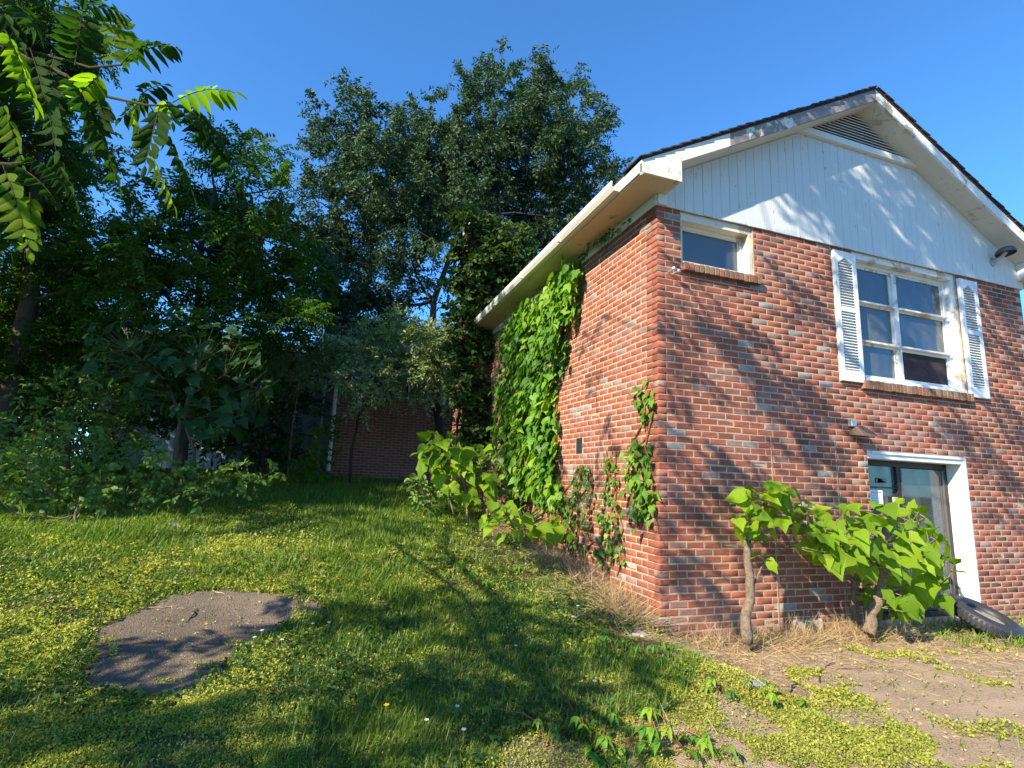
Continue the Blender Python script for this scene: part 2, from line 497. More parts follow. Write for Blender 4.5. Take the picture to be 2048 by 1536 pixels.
T_BLADE = (np.array([(0, .5, 0), (0, -.5, 0), (.5, -.36, -.06), (.5, .36, -.06), (1, 0, -.28)]), [np.array([(0, 1, 2, 3)]), np.array([(3, 2, 4)])])

def nrm(a):
    return a / (np.linalg.norm(a, axis=-1, keepdims=True) + 1e-9)

def cloud(P, A, N, L, W, tmpl, tint):
    """many leaves: base P, axis A, normal N, length L, width W (arrays)"""
    T, FL = tmpl
    A = nrm(A); B = nrm(np.cross(N, A)); Nn = np.cross(A, B)
    L = np.asarray(L)[:, None, None]; W = np.asarray(W)[:, None, None]
    V = P[:, None, :] + A[:, None, :] * (T[None, :, 0:1] * L) + B[:, None, :] * (T[None, :, 1:2] * W) + Nn[:, None, :] * (T[None, :, 2:3] * L)
    k = len(T); n = len(P)
    F = [(f[None, :, :] + (np.arange(n) * k)[:, None, None]).reshape(-1, f.shape[1]) for f in FL]
    return V.reshape(-1, 3), F, np.repeat(tint, k)

def merge(parts):
    V = []; F3 = []; F4 = []; T = []; off = 0
    for v, f, t in parts:
        V.append(v); T.append(t)
        for a in f:
            (F3 if a.shape[1] == 3 else F4).append(a + off)
        off += len(v)
    F = []
    if F3: F.append(np.concatenate(F3))
    if F4: F.append(np.concatenate(F4))
    return np.concatenate(V), F, np.concatenate(T)

def rand_dir(n):
    return nrm(rng.normal(size=(n, 3)))

def sprigs(O, A, S, K, leaf, wid, tmpl=T_DIA, kind='alt', lo=0.0, hi=1.0, droop=.35):
    """O origins, A axes of S-long twigs, K leaves each. Returns cloud"""
    n = len(O); A = nrm(A)
    up = np.tile([0, 0, 1.0], (n, 1)) + rng.normal(size=(n, 3)) * .35
    side = nrm(np.cross(A, up)); nn = np.cross(side, A)
    k = np.arange(K)
    if kind == 'pin':
        t = (k // 2 + .6) / (K / 2 + .4)
    else:
        t = (k + .5) / K
    sg = np.where(k % 2 == 0, 1.0, -1.0)
    t = t[None, :, None]; sg = sg[None, :, None]
    P = O[:, None] + A[:, None] * (t * np.asarray(S).reshape(-1, 1, 1)) + np.array([0, 0, -1.0]) * (t ** 2 * droop * np.asarray(S).reshape(-1, 1, 1))
    jit = .16 if kind == 'pin' else .5
    D = side[:, None] * sg * .85 + A[:, None] * .45 + np.array([0, 0, -1.0]) * .35 + rng.normal(size=(n, K, 3)) * jit
    NN = nn[:, None] + np.zeros((n, K, 3)) + rng.normal(size=(n, K, 3)) * (.12 if kind == 'pin' else .5)
    P = P.reshape(-1, 3); D = D.reshape(-1, 3); NN = NN.reshape(-1, 3)
    m = len(P)
    sc = rng.uniform(.7, 1.15, m)
    base = np.repeat(rng.uniform(lo, hi, n), K)
    tint = np.clip(base + rng.normal(size=m) * .12, .02, .98)
    return cloud(P, D, NN, leaf * sc, wid * sc, tmpl, tint)

def clump_origins(clumps, dens):
    """clumps rows (x,y,z,r); dens: sprigs per m^2 of r^2"""
    O = []; A = []
    for c in clumps:
        x, y, z, r = c[:4]
        n = max(3, int(dens * r * r * (c[4] if len(c) > 4 else 1)))
        d = rand_dir(n); d[:, 2] *= .85
        rad = r * rng.uniform(.25, 1.0, n) ** .6
        # wobble the outline of each clump
        rad = rad * (0.78 + .45 * vnoise(d[:, 0] * 2.5 + x, d[:, 2] * 2.5 + y + d[:, 1] * 2, 3))
        O.append(np.array([x, y, z]) + d * rad[:, None])
        A.append(d + rng.normal(size=(n, 3)) * .45 + np.array([0, 0, .15]))
    return np.concatenate(O), np.concatenate(A)

def shoot_origins(clumps, per_m, rng_len=(.7, 1.5), jit=.10, up=.35):
    O = []; A = []; lines = []
    for c in clumps:
        x, y, z, r = c[:4]; k = c[4] if len(c) > 4 else 1
        ns = max(4, int(17 * (r / .9) ** 1.3))
        d = nrm(rand_dir(ns) + np.array([0, 0, up])); Ls = r * rng.uniform(*rng_len, ns)
        for q in range(ns):
            m = max(3, int(per_m * Ls[q] * k * (1 + r)))
            t = rng.uniform(.12, 1, m) ** .75
            bend = np.array([rng.normal() * .15, rng.normal() * .15, .12]) * Ls[q]
            p = np.array([x, y, z]) + d[q] * (t * Ls[q])[:, None] + bend * (t ** 2)[:, None]
            O.append(p + rng.normal(size=(m, 3)) * jit * r * (1.15 - t)[:, None] * 1.6)
            A.append(d[q] + rng.normal(size=(m, 3)) * .6)
            lines.append((np.array([x, y, z]), np.array([x, y, z]) + d[q] * Ls[q] + bend))
    return np.concatenate(O), np.concatenate(A), lines

def limb_path(a, b, sag=.12, n=6):
    a = np.array(a, float); b = np.array(b, float)
    mid = (a + b) / 2 + np.array([random.uniform(-.15, .15), random.uniform(-.15, .15), -sag]) * np.linalg.norm(b - a)
    return [(1 - t) ** 2 * a + 2 * t * (1 - t) * mid + t * t * b + rng.normal(size=3) * .015 * np.linalg.norm(b - a) * (0 < t < 1) for t in np.linspace(0, 1, n)]

def make_tree(name, label, trunk, clumps, mat_leaf, mat_bark, leaf, wid, dens, K=9, S=.32, tmpl=T_DIA, kind='alt', cat="tree", group=None, lo=0., hi=.9, limbs=True, r0=.14, droop=.35, twigs=True, shoots=0):
    """trunk: list of points from the ground up; clumps: foliage masses"""
    trunk = [np.array(p, float) for p in trunk]
    base = trunk[0]
    root = thing(name, base, label, cat, group)
    mb = MB(base)
    rad = np.linspace(r0, r0 * .35, len(trunk))
    mb.tube(trunk, list(rad), 9, .12)
    if limbs:
        skel = [(p, r) for p, r in zip(trunk, rad)][1:]
        order = sorted(clumps, key=lambda c: np.linalg.norm(np.array(c[:3]) - trunk[-1]))
        for c in order:
            q = np.array(c[:3], float)
            best = min(skel, key=lambda s: np.linalg.norm(s[0] - q) + 1.5 * max(0, s[0][2] - q[2] + .3))
            d = np.linalg.norm(best[0] - q)
            if d < .15: continue
            path = limb_path(best[0], q)
            rr = min(best[1] * .7, .02 + .018 * d)
            rads = np.linspace(rr, rr * .35, len(path))
            mb.tube(path, list(rads), 6, .1)
            skel += [(p, r) for p, r in zip(path[2:], rads[2:])]
            if twigs:
                for k in range(5):
                    e = q + rand_dir(1)[0] * c[3] * .85
                    st = path[random.choice([3, 4, 5])]
                    mb.tube(limb_path(st, e, .05, 4), [rr * .4, rr * .3, rr * .22, .004], 4)
    if shoots:
        O, A, lines = shoot_origins(clumps, shoots)
        for (a, b) in lines[::2]: mb.tube([a, (a + b) / 2, b], [.012, .008, .003], 4)
    else:
        O, A = clump_origins(clumps, dens)
    mb.build("trunk", mat_bark, root, smooth=True)
    Sv = S * rng.uniform(.6, 1.2, len(O))
    V, F, T = sprigs(O, A, Sv, K, leaf, wid, tmpl, kind, lo, hi, droop)
    add_obj("crown", np_mesh("crown", V - base, F, mat_leaf, T), root)
    return root

def px_clumps(rows, Y, jy=.8):
    """rows (px, py, r_px[, density]) on the plane y=Y -> world clumps with real depth spread"""
    out = []
    for i, r in enumerate(rows):
        y = Y + math.sin(i * 2.399) * jy
        p = at(r[0], r[1], 1, y)
        dep = np.dot(p - CAM, FW)
        out.append((p[0], p[1], p[2], r[2] * dep / F_PX, r[3] if len(r) > 3 else 1))
    return out

# ------------------------------------------------------------------ ground
def grid_axis(lo, hi, a, b, fine, n_far):
    mid = np.arange(a, b + 1e-6, fine)
    l = a - (a - lo) * (np.linspace(0, 1, n_far)[1:] ** 2.2)
    r = b + (hi - b) * (np.linspace(0, 1, n_far)[1:] ** 2.2)
    return np.concatenate([l[::-1], mid, r])
def drape(name, xs, ys, zf, mat, keep=None):
    X, Y = np.meshgrid(xs, ys)
    Z = zf(X, Y)
    V = np.stack([X, Y, Z], -1).reshape(-1, 3)
    nx, ny = len(xs), len(ys)
    i, j = np.meshgrid(np.arange(nx - 1), np.arange(ny - 1))
    a = (j * nx + i).ravel()
    F = np.stack([a, a + 1, a + nx + 1, a + nx], 1)
    if keep is not None:
        cx = (X[:-1, :-1] + X[1:, 1:]).ravel() / 2; cy = (Y[:-1, :-1] + Y[1:, 1:]).ravel() / 2
        F = F[keep(cx, cy)]
        u, inv = np.unique(F, return_inverse=True)
        V = V[u]; F = inv.reshape(F.shape)
    return np_mesh(name, V, [F], mat, smooth=True)
gx = grid_axis(-700, 700, -14, 10, .12, 26); gy = grid_axis(-500, 800, -7, 16, .12, 26)
o = add_obj("ground", drape("ground", gx, gy, lambda x, y: gh(x, y), M_ground)); tag(o, kind="structure")

def in_poly(x, y, poly):
    x = np.asarray(x, float); y = np.asarray(y, float)
    ins = np.zeros(x.shape, bool)
    n = len(poly)
    for i in range(n):
        x1, y1 = poly[i][:2]; x2, y2 = poly[(i + 1) % n][:2]
        c = ((y1 > y) != (y2 > y)) & (x < (x2 - x1) * (y - y1) / (y2 - y1 + 1e-12) + x1)
        ins ^= c
    return ins
def gpoly(pts):
    return [tuple(on_ground(*p)[:2]) for p in pts]
def wob(x, y, a=.12, f=2.2):
    return x + (fbm(x * f, y * f, 11, 3) - .5) * 2 * a, y + (fbm(x * f, y * f, 23, 3) - .5) * 2 * a

P_patch = gpoly([(185, 1392), (345, 1400), (440, 1352), (480, 1296), (560, 1256), (645, 1222), (610, 1196), (520, 1188), (440, 1180), (330, 1198), (235, 1238), (180, 1262), (196, 1310), (160, 1345)])
P_patch2 = gpoly([(725, 1206), (770, 1205), (780, 1222), (740, 1228)])
P_patch3 = gpoly([(1005, 1560), (1015, 1500), (1075, 1478), (1150, 1500), (1210, 1536), (1230, 1575)])
P_drive = [tuple(on_ground(*p)[:2]) for p in [(1335, 1285), (1440, 1335), (1330, 1420), (1200, 1480), (1240, 1530)]] + [(-1.2, -3.4), (-1.0, -6.5), (16, -6.5), (16, .0), (.2, .0)]
def keep_poly(P, a=.08):
    def f(x, y):
        wx, wy = wob(x, y, a, 3.0); wx, wy = wob(wx, wy, .045, 11.0)
        return in_poly(wx, wy, P)
    return f
for nm, P in (("asphalt_patch", P_patch), ("asphalt_patch", P_patch2), ("asphalt_patch", P_patch3)):
    q = np.array(P); x0, y0 = q.min(0) - .25; x1, y1 = q.max(0) + .25
    o = add_obj(nm, drape(nm, np.arange(x0, x1, .03), np.arange(y0, y1, .03), lambda x, y: gh(x, y) + .012, M_asph, keep_poly(P)))
    tag(o, kind="structure")
o = add_obj("driveway", drape("driveway", np.arange(-1.6, 16, .07), np.arange(-6.5, .0, .07), lambda x, y: gh(x, y) + .012, M_drive, keep_poly(P_drive, .12)))
tag(o, kind="structure")

# ------------------------------------------------------------------ the brick house
C = 0.0677; B = 0.2032
NROW = 67
SLOPE = .535; RZ0 = .245 + .40 * SLOPE         # roof top surface: z = RZ0 + SLOPE*x
PEAKX = 3.01
HOUSE_Y1 = 5.85
house = thing("brick_house", (0, 0, -4.36), "red brick house with white gable siding, shuttered window and glass door below", "house")
hb = np.array([0, 0, -4.36])

def hpart(mb, name, mat, parent=None, **k):
    mb.o = hb * 1.0
    # rebuild relative to house base
    mb.v = [tuple(np.array(v) - hb) for v in mb.v]
    return mb.build(name, mat, house if parent is None else parent, **k)
W_SM = (.305, 1.27, -.6093, 0.0)
W_BIG = (2.79, 4.64, -1.625, 0.0)
DOOR = (2.79, 4.45, -6, -2.437)
def opening(x0, x1, z0, z1):
    """parts of the interval not covered by the openings on the gable wall for a brick row"""
    segs = [(x0, x1)]
    zm = (z0 + z1) / 2
    for ox0, ox1, oz0, oz1 in (W_SM, W_BIG, DOOR):
        if oz0 < zm < oz1:
            n = []
            for a, b in segs:
                if b <= ox0 or a >= ox1: n.append((a, b))
                else:
                    if a < ox0: n.append((a, ox0))
                    if b > ox1: n.append((ox1, b))
            segs = n
    # sills
    for ox0, ox1, oz0, oz1 in ((.30, 1.33, -.70, -.605), (2.76, 4.66, -1.735, -1.62)):
        if z1 <= oz1 + .01 and z0 >= oz0 - .02:
            n = []
            for a, b in segs:
                if b <= ox0 or a >= ox1: n.append((a, b))
                else:
                    if a < ox0: n.append((a, ox0))
                    if b > ox1: n.append((ox1, b))
            segs = n
    return [(a, b) for a, b in segs if b - a > .03]

bricks = []   # (face, a0, a1, z0, z1) face 'R' gable wall, 'L' side wall
for i in range(NROW):
    z1 = -i * C; z0 = z1 - C
    j = .0050
    # gable wall
    st = 0.0 if i % 2 == 0 else .1016 - .1016
    xs = [0.0] + [B * k for k in range(1, 30)] if i % 2 == 0 else [.0] + [B * (k - .5) for k in range(1, 31)]
    for a, b in zip(xs[:-1], xs[1:]):
        if a >= 6.02: break
        b = min(b, 6.02)
        for s0, s1 in opening(a, b, z0, z1):
            bricks.append(('R', s0 + (j if s0 > 0 else 0), s1 - j, z0 + j, z1 - j))
    ys = [0.0] + [B * k for k in range(1, 40)] if i % 2 == 1 else [.0] + [B * (k - .5) for k in range(1, 40)]
    for a, b in zip(ys[:-1], ys[1:]):
        if a >= HOUSE_Y1: break
        b = min(b, HOUSE_Y1)
        zc = (z0 + z1) / 2
        if -2.57 < zc < -2.37 and a < 1.84 and b > 1.66:     # iron vent
            if a < 1.62: bricks.append(('L', a + j, 1.655, z0 + j, z1 - j))
            if b > 1.88: bricks.append(('L', 1.845, b - j, z0 + j, z1 - j))
            continue
        bricks.append(('L', a + (j if a > 0 else 0), b - j, z0 + j, z1 - j))
def proj_area(br):
    f, a0, a1, z0, z1 = br
    am, zm = (a0 + a1) / 2, (z0 + z1) / 2
    p = np.array([am, 0, zm]) if f == 'R' else np.array([0, am, zm])
    if zm < gh(p[0] + (0 if f == 'R' else -.1), p[1] - (.1 if f == 'R' else 0)) + .03: return 0
    d = p - CAM; dep = d @ FW
    if dep <= 0: return 0
    u = 1024 + F_PX * (d @ RT) / dep; v = 768 - F_PX * (d @ UP) / dep
    if not (0 < u < 2048 and 0 < v < 1536): return 0
    if f == 'L' and ((am > 1.75) or (zm < -1.7 and .1 < am < .75)): return 0
    if f == 'R' and zm < -2.9 and .75 < am: return 0
    n = np.array([0, -1, 0]) if f == 'R' else np.array([-1, 0, 0])
    return (a1 - a0) * (z1 - z0) * abs(d @ n) / dep ** 3
area = np.array([proj_area(b) for b in bricks])
big = set(np.argsort(-area)[:300].tolist())

def brick_mesh(face, ln, ht, seed):
    """brick with softened, slightly broken front arrises. origin at front centre"""
    r = random.Random(seed)
    dp = .095; c = .0042
    h = ln / 2; v = ht / 2
    q = lambda s: c * r.uniform(.5, 2.2)
    # front loop (y=0), chamfer loop (y=c), back loop
    fr = []; ch = []; bk = []
    for sx, sz in ((-1, -1), (0, -1), (1, -1), (1, 0), (1, 1), (0, 1), (-1, 1), (-1, 0)):
        fr.append((sx * (h - q(0)), r.uniform(-.0015, .0015), sz * (v - q(0))))
        ch.append((sx * (h - r.uniform(0, .0022)), c, sz * (v - r.uniform(0, .0018))))
        bk.append((sx * h, dp, sz * v))
    V = fr + ch + bk
    F = [(0, 1, 2, 3), (0, 3, 4, 7), (4, 5, 6, 7)] + [(i, i + 8, (i + 1) % 8 + 8, (i + 1) % 8) for i in range(8)] + [(i + 8, i + 16, (i + 1) % 8 + 16, (i + 1) % 8 + 8) for i in range(8)]
    F = [tuple(reversed(f)) for f in F]
    V = np.array(V)
    if face == 'L':      # front towards -x: local x -> -y
        V = np.stack([V[:, 1], -V[:, 0], V[:, 2]], 1)
    return V, F
cache = {}
def brick_variant(face, ln, k):
    key = (face, round(ln, 3), k)
    if key not in cache:
        V, F = brick_mesh(face, ln, C - .0100, hash((round(ln, 3), k)) % 9999)
        cache[key] = (V, F, None)
    return cache[key]
def brick_tint(f, am, zm):
    r = random.random()
    t = .40 + .36 * random.random()
    if r < .08: t = random.uniform(.08, .28)
    elif r > .93: t = random.uniform(.93, 1.0)
    elif r > .80: t = random.uniform(.86, .94)
    if f == 'R' and am > 1.6 and random.random() < .14: t = random.uniform(.0, .2)
    if f == 'R' and am > 4.4 and random.random() < .25: t = random.uniform(.0, .25)
    if f == 'R' and -2.45 < zm < -1.7 and 2.5 < am < 4.8 and random.random() < .35: t = random.uniform(.86, .96)
    return min(t, .999)
# mortar body of both walls, a few mm behind the brick faces, with the openings cut
def slab(mb, x0, x1, z0, z1, y0=.0035, y1=.20):
    mb.box(x0, x1, y0, y1, z0, z1)
mb = MB()
zb = -4.9
for x0, x1, z0, z1 in [(.009, .305, -.61, -.002), (.009, 1.27 + 1.52, -1.628, -.61), (1.27, 2.79, -.61, -.002), (4.64, 6.0, -1.628, -.002), (2.79, 4.64, -1.64, -1.628),
                       (.009, 6.0, -2.437, -1.64), (.009, 2.79, zb, -2.437), (4.45, 6.0, zb, -2.437), (.009, 2.79, -1.64, -1.628), (4.64, 6.0, -1.64, -1.628)]:
    slab(mb, x0, x1, z0, z1)
front_wall = hpart(mb, "front_wall", M_mortar)
mb = MB()
for y0, y1, z0, z1 in [(.202, HOUSE_Y1, -2.37, -.002), (.202, 1.66, -2.572, -2.37), (1.84, HOUSE_Y1, -2.572, -2.37), (.202, HOUSE_Y1, zb, -2.572)]:
    mb.box(.0035, .20, y0, y1, z0, z1)
side_wall = hpart(mb, "side_wall", M_mortar)
sV = {'R': [], 'L': []}; sF = {'R': [], 'L': []}; sT = {'R': [], 'L': []}
meshes = {}
for n, br in enumerate(bricks):
    f, a0, a1, z0, z1 = br
    am, zm = (a0 + a1) / 2, (z0 + z1) / 2
    if zm < -4.75: continue
    V, F, _ = brick_variant(f, a1 - a0, n % 7)
    proud = random.gauss(0, .0012)
    loc = np.array([am, proud, zm]) if f == 'R' else np.array([proud, am, zm])
    # bonded corner: first brick of the row is at the corner on both faces
    tn = brick_tint(f, am, zm)
    if n in big:
        key = (f, round(a1 - a0, 3), n % 7)
        if key not in meshes:
            me = bpy.data.meshes.new("brick"); me.from_pydata([tuple(v) for v in V], [], F); me.materials.append(M_brick); me.update()
            meshes[key] = me
        o = add_obj("brick", meshes[key], front_wall if f == 'R' else side_wall, tuple(loc - hb))
        o.color = (tn, 0, 0, 1)
    else:
        sV[f].append(V + loc - hb); sF[f].append(F); sT[f].append(tn)
for f, par in (('R', front_wall), ('L', side_wall)):
    V = np.concatenate(sV[f]); k = 24
    F4 = np.array([np.array(ff) + i * k for i, F in enumerate(sF[f]) for ff in F])
    o = add_obj("brick_courses", np_mesh("brick_courses", V, [F4], M_brick, np.repeat(sT[f], k)), par)
    o.color = (0, 0, 0, 1); o["kind"] = "stuff"

# brick sills (rowlock)
def sill_row(x0, x1, z0, z1, n, par_name):
    base = hpart(MB().box(x0, x1, .0, .10, z0 + .004, z1 - .004), "brick_sill", M_mortar)
    w = (x1 - x0) / n
    ms = []
    for k in range(5):
        m = MB(); m.box(-w / 2 + .004, w / 2 - .004, -.058 + random.uniform(-.003, .003), .09, (z0 - z1) / 2 + random.uniform(0, .004), (z1 - z0) / 2 + random.uniform(-.003, .003))
        ms.append(m.mesh("sill_brick", M_sill, bevel=.004))
    for k in range(n):
        o = add_obj("sill_brick", ms[k % 5], base, (x0 + w * (k + .5) - hb[0], 0, (z0 + z1) / 2 + random.uniform(-.003, .003) - hb[2]))
        o.color = (random.random() if k else .95, 0, 0, 1)
        o.rotation_euler = (random.uniform(-.03, .03), 0, random.uniform(-.03, .03))
sill_row(.30, 1.33, -.70, -.612, 16, "")
sill_row(2.76, 4.66, -1.735, -1.63, 30, "")

# gable siding boards
gs = hpart(MB().prism([(0.02, -.0165, .01), (6.0, -.0165, .01), (6.0, -.0165, .03), (PEAKX, -.0165, 1.40), (.02, -.0165, .03)], (0, .05, 0)), "gable_siding", M_board)
def rake_under(x):
    return RZ0 + SLOPE * (PEAKX - abs(x - PEAKX)) - .17
nb = 50; bw = 6.06 / nb
for k in range(nb):
    x0 = -.02 + k * bw; x1 = x0 + bw - .0028
    zt0, zt1 = rake_under(x0) , rake_under(x1)
    # cut below the gable vent
    bt = -.012 + random.uniform(-.002, .002)
    yy = -.022 + random.uniform(-.0012, .0012)
    if x0 < .001 or x1 > 6.02:
        pass
    zmx = 1.425 if (2.0 < (x0 + x1) / 2 < 4.02) else 9
    m = MB(); m.prism([(x0, yy, bt), (x1, yy, bt), (x1, yy, min(zt1, zmx)), (x0, yy, min(zt0, zmx))], (0, .02, 0))
    hpart(m, "board", M_board, gs, bevel=.002)
# gable vent
gv = hpart(MB().prism([(2.0, -.004, 1.42), (4.02, -.004, 1.42), (PEAKX, -.004, 1.96)], (0, .03, 0)), "gable_vent", M_dark)
m = MB()
def bar(m, p, q, w, y0, y1):
    p = np.array(p); q = np.array(q); d = (q - p) / np.linalg.norm(q - p); n = np.array([-d[1], d[0]])
    a, b, c2, d2 = p, q, q + n * w, p + n * w
    m.prism([(a[0], y0, a[1]), (b[0], y0, b[1]), (c2[0], y0, c2[1]), (d2[0], y0, d2[1])], (0, y1 - y0, 0))
bar(m, (1.86, 1.36), (4.16, 1.36), .085, -.075, -.024)
bar(m, (1.95, 1.447), (PEAKX, 2.01), -.085, -.06, -.02)
bar(m, (PEAKX, 2.01), (4.07, 1.447), -.085, -.0605, -.02)
hpart(m, "vent_frame", M_white, gv)
for k in range(11):
    z = 1.462 + k * .040
    hw = (1.93 - z) / SLOPE - .06
    if hw < .04: break
    m = MB(); m.prism([(PEAKX - hw, -.052, z), (PEAKX + hw, -.052, z), (PEAKX + hw, -.016, z + .024), (PEAKX - hw, -.016, z + .024)], (0, .004, -.006))
    hpart(m, "slat", M_white, gv)

# roof: two slopes, shingled edge, fascia and soffits
EX = -.38; OY = -.31
def zt(x): return RZ0 + SLOPE * (PEAKX - abs(x - PEAKX))
m = MB()
for s in (1, -1):
    xe = EX if s == 1 else 2 * PEAKX - EX
    m.prism([(xe, OY - .01, zt(xe) - .02), (PEAKX, OY - .01, zt(PEAKX) - .02), (PEAKX, OY - .01, zt(PEAKX)), (xe, OY - .01, zt(xe))], (0, HOUSE_Y1 - OY + .05, 0))
roof = hpart(m, "roof", M_shingle)
# individual shingles along the rake edges
ms = []
for k in range(6):
    mm = MB(); mm.box(-.075, .075, 0, .35, 0, .012 + random.uniform(0, .004)); ms.append(mm.mesh("shingle", M_shingle, bevel=.002))
for s in (1, -1):
    L = math.hypot(PEAKX - EX, SLOPE * (PEAKX - EX)); n = int(L / .137)
    for k in range(n):
        x = EX - .02 + (k + .5) * (PEAKX - EX) / n
        xx = x if s == 1 else 2 * PEAKX - x
        o = add_obj("shingle", ms[k % 6], roof, tuple(np.array([xx, OY - .035 + random.uniform(-.008, .008), zt(x) + .004 + random.uniform(0, .004)]) - hb))
        o.rotation_euler = (0, -s * (math.atan(SLOPE) - .10), random.uniform(-.03, .03))
# rake fascia boards
for s in (1, -1):
    xm = .72
    for (xa, xb, mat, dy) in ((EX + .0, xm, M_gutter, -.004), (xm, PEAKX, M_peel, 0)) if s == 1 else ((EX, PEAKX, M_peel2, 0),):
        A = (xa, zt(xa) - .022); Bp = (xb, zt(xb) - .022)
        pts = [(A[0], A[1]), (Bp[0], Bp[1]), (Bp[0], Bp[1] - .15), (A[0], A[1] - .15)]
        if s == -1: pts = [(2 * PEAKX - p[0], p[1]) for p in pts]
        mm = MB(); mm.prism([(p[0], OY + dy, p[1]) for p in pts], (0, .03, 0))
        o = hpart(mm, "rake_board", mat)
        if s == 1: o["label"] = "fresh white board at the eave end" if mat is M_gutter else "rake board with badly peeling paint"
    # rake soffit
    mm = MB(); x0, x1 = EX + .46, PEAKX - .0
    pts = [(x0, zt(x0) - .145), (x1, zt(x1) - .145), (x1, zt(x1) - .165), (x0, zt(x0) - .165)]
    if s == -1: pts = [(2 * PEAKX - p[0], p[1]) for p in pts]
    mm.prism([(p[0], OY + .032, p[1]) for p in pts], (0, -OY - .012, 0))
    hpart(mm, "rake_soffit", M_soffit2)
    # boxed eave return
    q = lambda x: x if s == 1 else 2 * PEAKX - x
    SZ = .105
    mm = MB(); pts = [(q(EX), SZ), (q(.09), SZ - .0), (q(.09), zt(.09) - .14), (q(EX), zt(EX) - .05)]
    mm.prism([(p[0], OY - .008, p[1]) for p in pts], (0, .03, 0))
    mm.prism([(q(.075), OY + .024, SZ + .02), (q(.09), OY + .024, SZ + .02), (q(.09), OY + .024, zt(.09) - .17), (q(.075), OY + .024, zt(.09) - .17)], (0, -OY - .05, 0))
    hpart(mm, "eave_return", M_gutter if s == 1 else M_white)
    mm = MB(); mm.box(min(q(EX + .02), q(.085)), max(q(EX + .02), q(.085)), OY + .026, -.024, SZ - .0, SZ + .018)
    xa, xb = sorted((q(EX + .02), q(-.003)))
    mm.box(xa, xb, -.0235, HOUSE_Y1, SZ, SZ + .018)
    hpart(mm, "soffit", M_soffit)
    # frieze board above the brick
    xa, xb = sorted((q(-.022), q(-.003)))
    hpart(MB().box(xa, xb, -.022, HOUSE_Y1, -.012, SZ - .002), "frieze_board", M_white)
# corner frieze piece on the gable side
hpart(MB().box(-.003, .105, -.046, -.024, -.012, .112), "frieze_board", M_white)
# eave fascia + gutter on the left
hpart(MB().box(EX - .0, EX + .018, OY + .026, HOUSE_Y1, .12, zt(EX) - .02), "eave_fascia", M_gutter)
gz0 = .125; gz1 = .222; gw = .095
secs = [(.12, 1.5), (1.503, 2.9), (2.903, 4.3), (4.303, 5.8)]
for k, (ya, yb) in enumerate(secs):
    gut = MB()
    prof = [(EX - .002, gz1), (EX - .002, gz0), (EX - gw * .62, gz0), (EX - gw * .95, gz0 + .045), (EX - gw, gz0 + .085), (EX - gw, gz1 + .004), (EX - gw + .018, gz1 + .004), (EX - gw + .016, gz1 - .012), (EX - gw * .9, gz0 + .05), (EX - gw * .58, gz0 + .008), (EX - .01, gz0 + .008), (EX - .01, gz1)]
    dz = -.004 * k
    gut.prism([(p[0], ya, p[1] + dz) for p in prof], (0, yb - ya, 0))
    gut.box(EX - gw - .003, EX - .002, yb - .03, yb + .012, gz0 - .005 + dz, gz0 + .006 + dz)
    gut.box(EX - gw - .0045, EX - gw - .001, yb - .03, yb + .012, gz0 + .08 + dz, gz1 + .007 + dz)
    hpart(gut, "gutter", M_gutter)

# small window
def frame_rect(m, x0, x1, z0, z1, w, y0, y1, wb=None):
    wb = wb or w
    m.box(x0, x1, y0, y1, z1 - w, z1); m.box(x0, x1, y0, y1, z0, z0 + wb)
    m.box(x0, x0 + w, y0 + .001, y1 - .001, z0 + wb, z1 - w); m.box(x1 - w, x1, y0 + .001, y1 - .001, z0 + wb, z1 - w)
sw = hpart(MB().box(.31, .335, .02, .17, -.605, -.004).box(1.225, 1.266, .02, .19, -.605, -.004).box(.335, 1.225, .02, .19, -.10, -.004).box(.335, 1.225, .01, .19, -.612, -.572), "window", M_trim)
m = MB(); frame_rect(m, .337, 1.222, -.570, -.102, .03, .12, .16); hpart(m, "window_frame", M_peel2, sw)
m = MB(); frame_rect(m, .369, 1.19, -.538, -.134, .018, .135, .155); hpart(m, "window_sash", M_trim, sw)
hpart(MB().box(.388, 1.171, .142, .147, -.519, -.153), "pane", M_glass, sw)
hpart(MB().box(.37, 1.2, .20, .21, -.57, -.05), "window_blind", M_greywall, sw)

# big window with six lights
bw_ = hpart(MB().box(2.792, 2.85, .02, .20, -1.62, -.003).box(4.575, 4.638, .02, .20, -1.62, -.003).box(2.85, 4.575, .02, .20, -.09, -.003).box(2.85, 4.575, -.012, .20, -1.628, -1.585), "window", M_peel2)
m = MB(); frame_rect(m, 2.851, 4.574, -1.584, -.091, .045, .10, .17, .04); hpart(m, "window_frame", M_white, bw_)
XM = 3.60
mull = MB().box(XM - .035, XM + .035, .085, .165, -1.543, -.137)
hpart(mull, "mullion", M_peel2, bw_)
for k, (za, zb2) in enumerate([(-.137, -.60), (-.62, -1.10), (-1.125, -1.543)]):
    if k < 2:
        for xa, xb in ((2.897, XM - .036), (XM + .036, 4.528)):
            hpart(MB().box(xa, xb, .06, .16, zb2 - .022, zb2), "sash_rail", M_peel2, bw_)
    for j, (xa, xb) in enumerate(((2.897, XM - .036), (XM + .036, 4.528))):
        if k == 2 and j == 1:
            mm = MB(); frame_rect(mm, xa, xb, zb2, za, .03, .11, .15)
            hpart(mm, "sash", M_white, bw_)
            hpart(MB().box(xa + .031, xb - .031, .128, .131, zb2 + .031, za - .031), "insect_screen", simple("insect_screen", (.045, .035, .04), .8, .1, .1), bw_)
        else:
            mm = MB(); frame_rect(mm, xa, xb, zb2, za, .022, .115, .15)
            hpart(mm, "sash", M_peel2, bw_)
            hpart(MB().box(xa + .023, xb - .023, .130, .135, zb2 + .023, za - .023), "pane", M_glass, bw_)
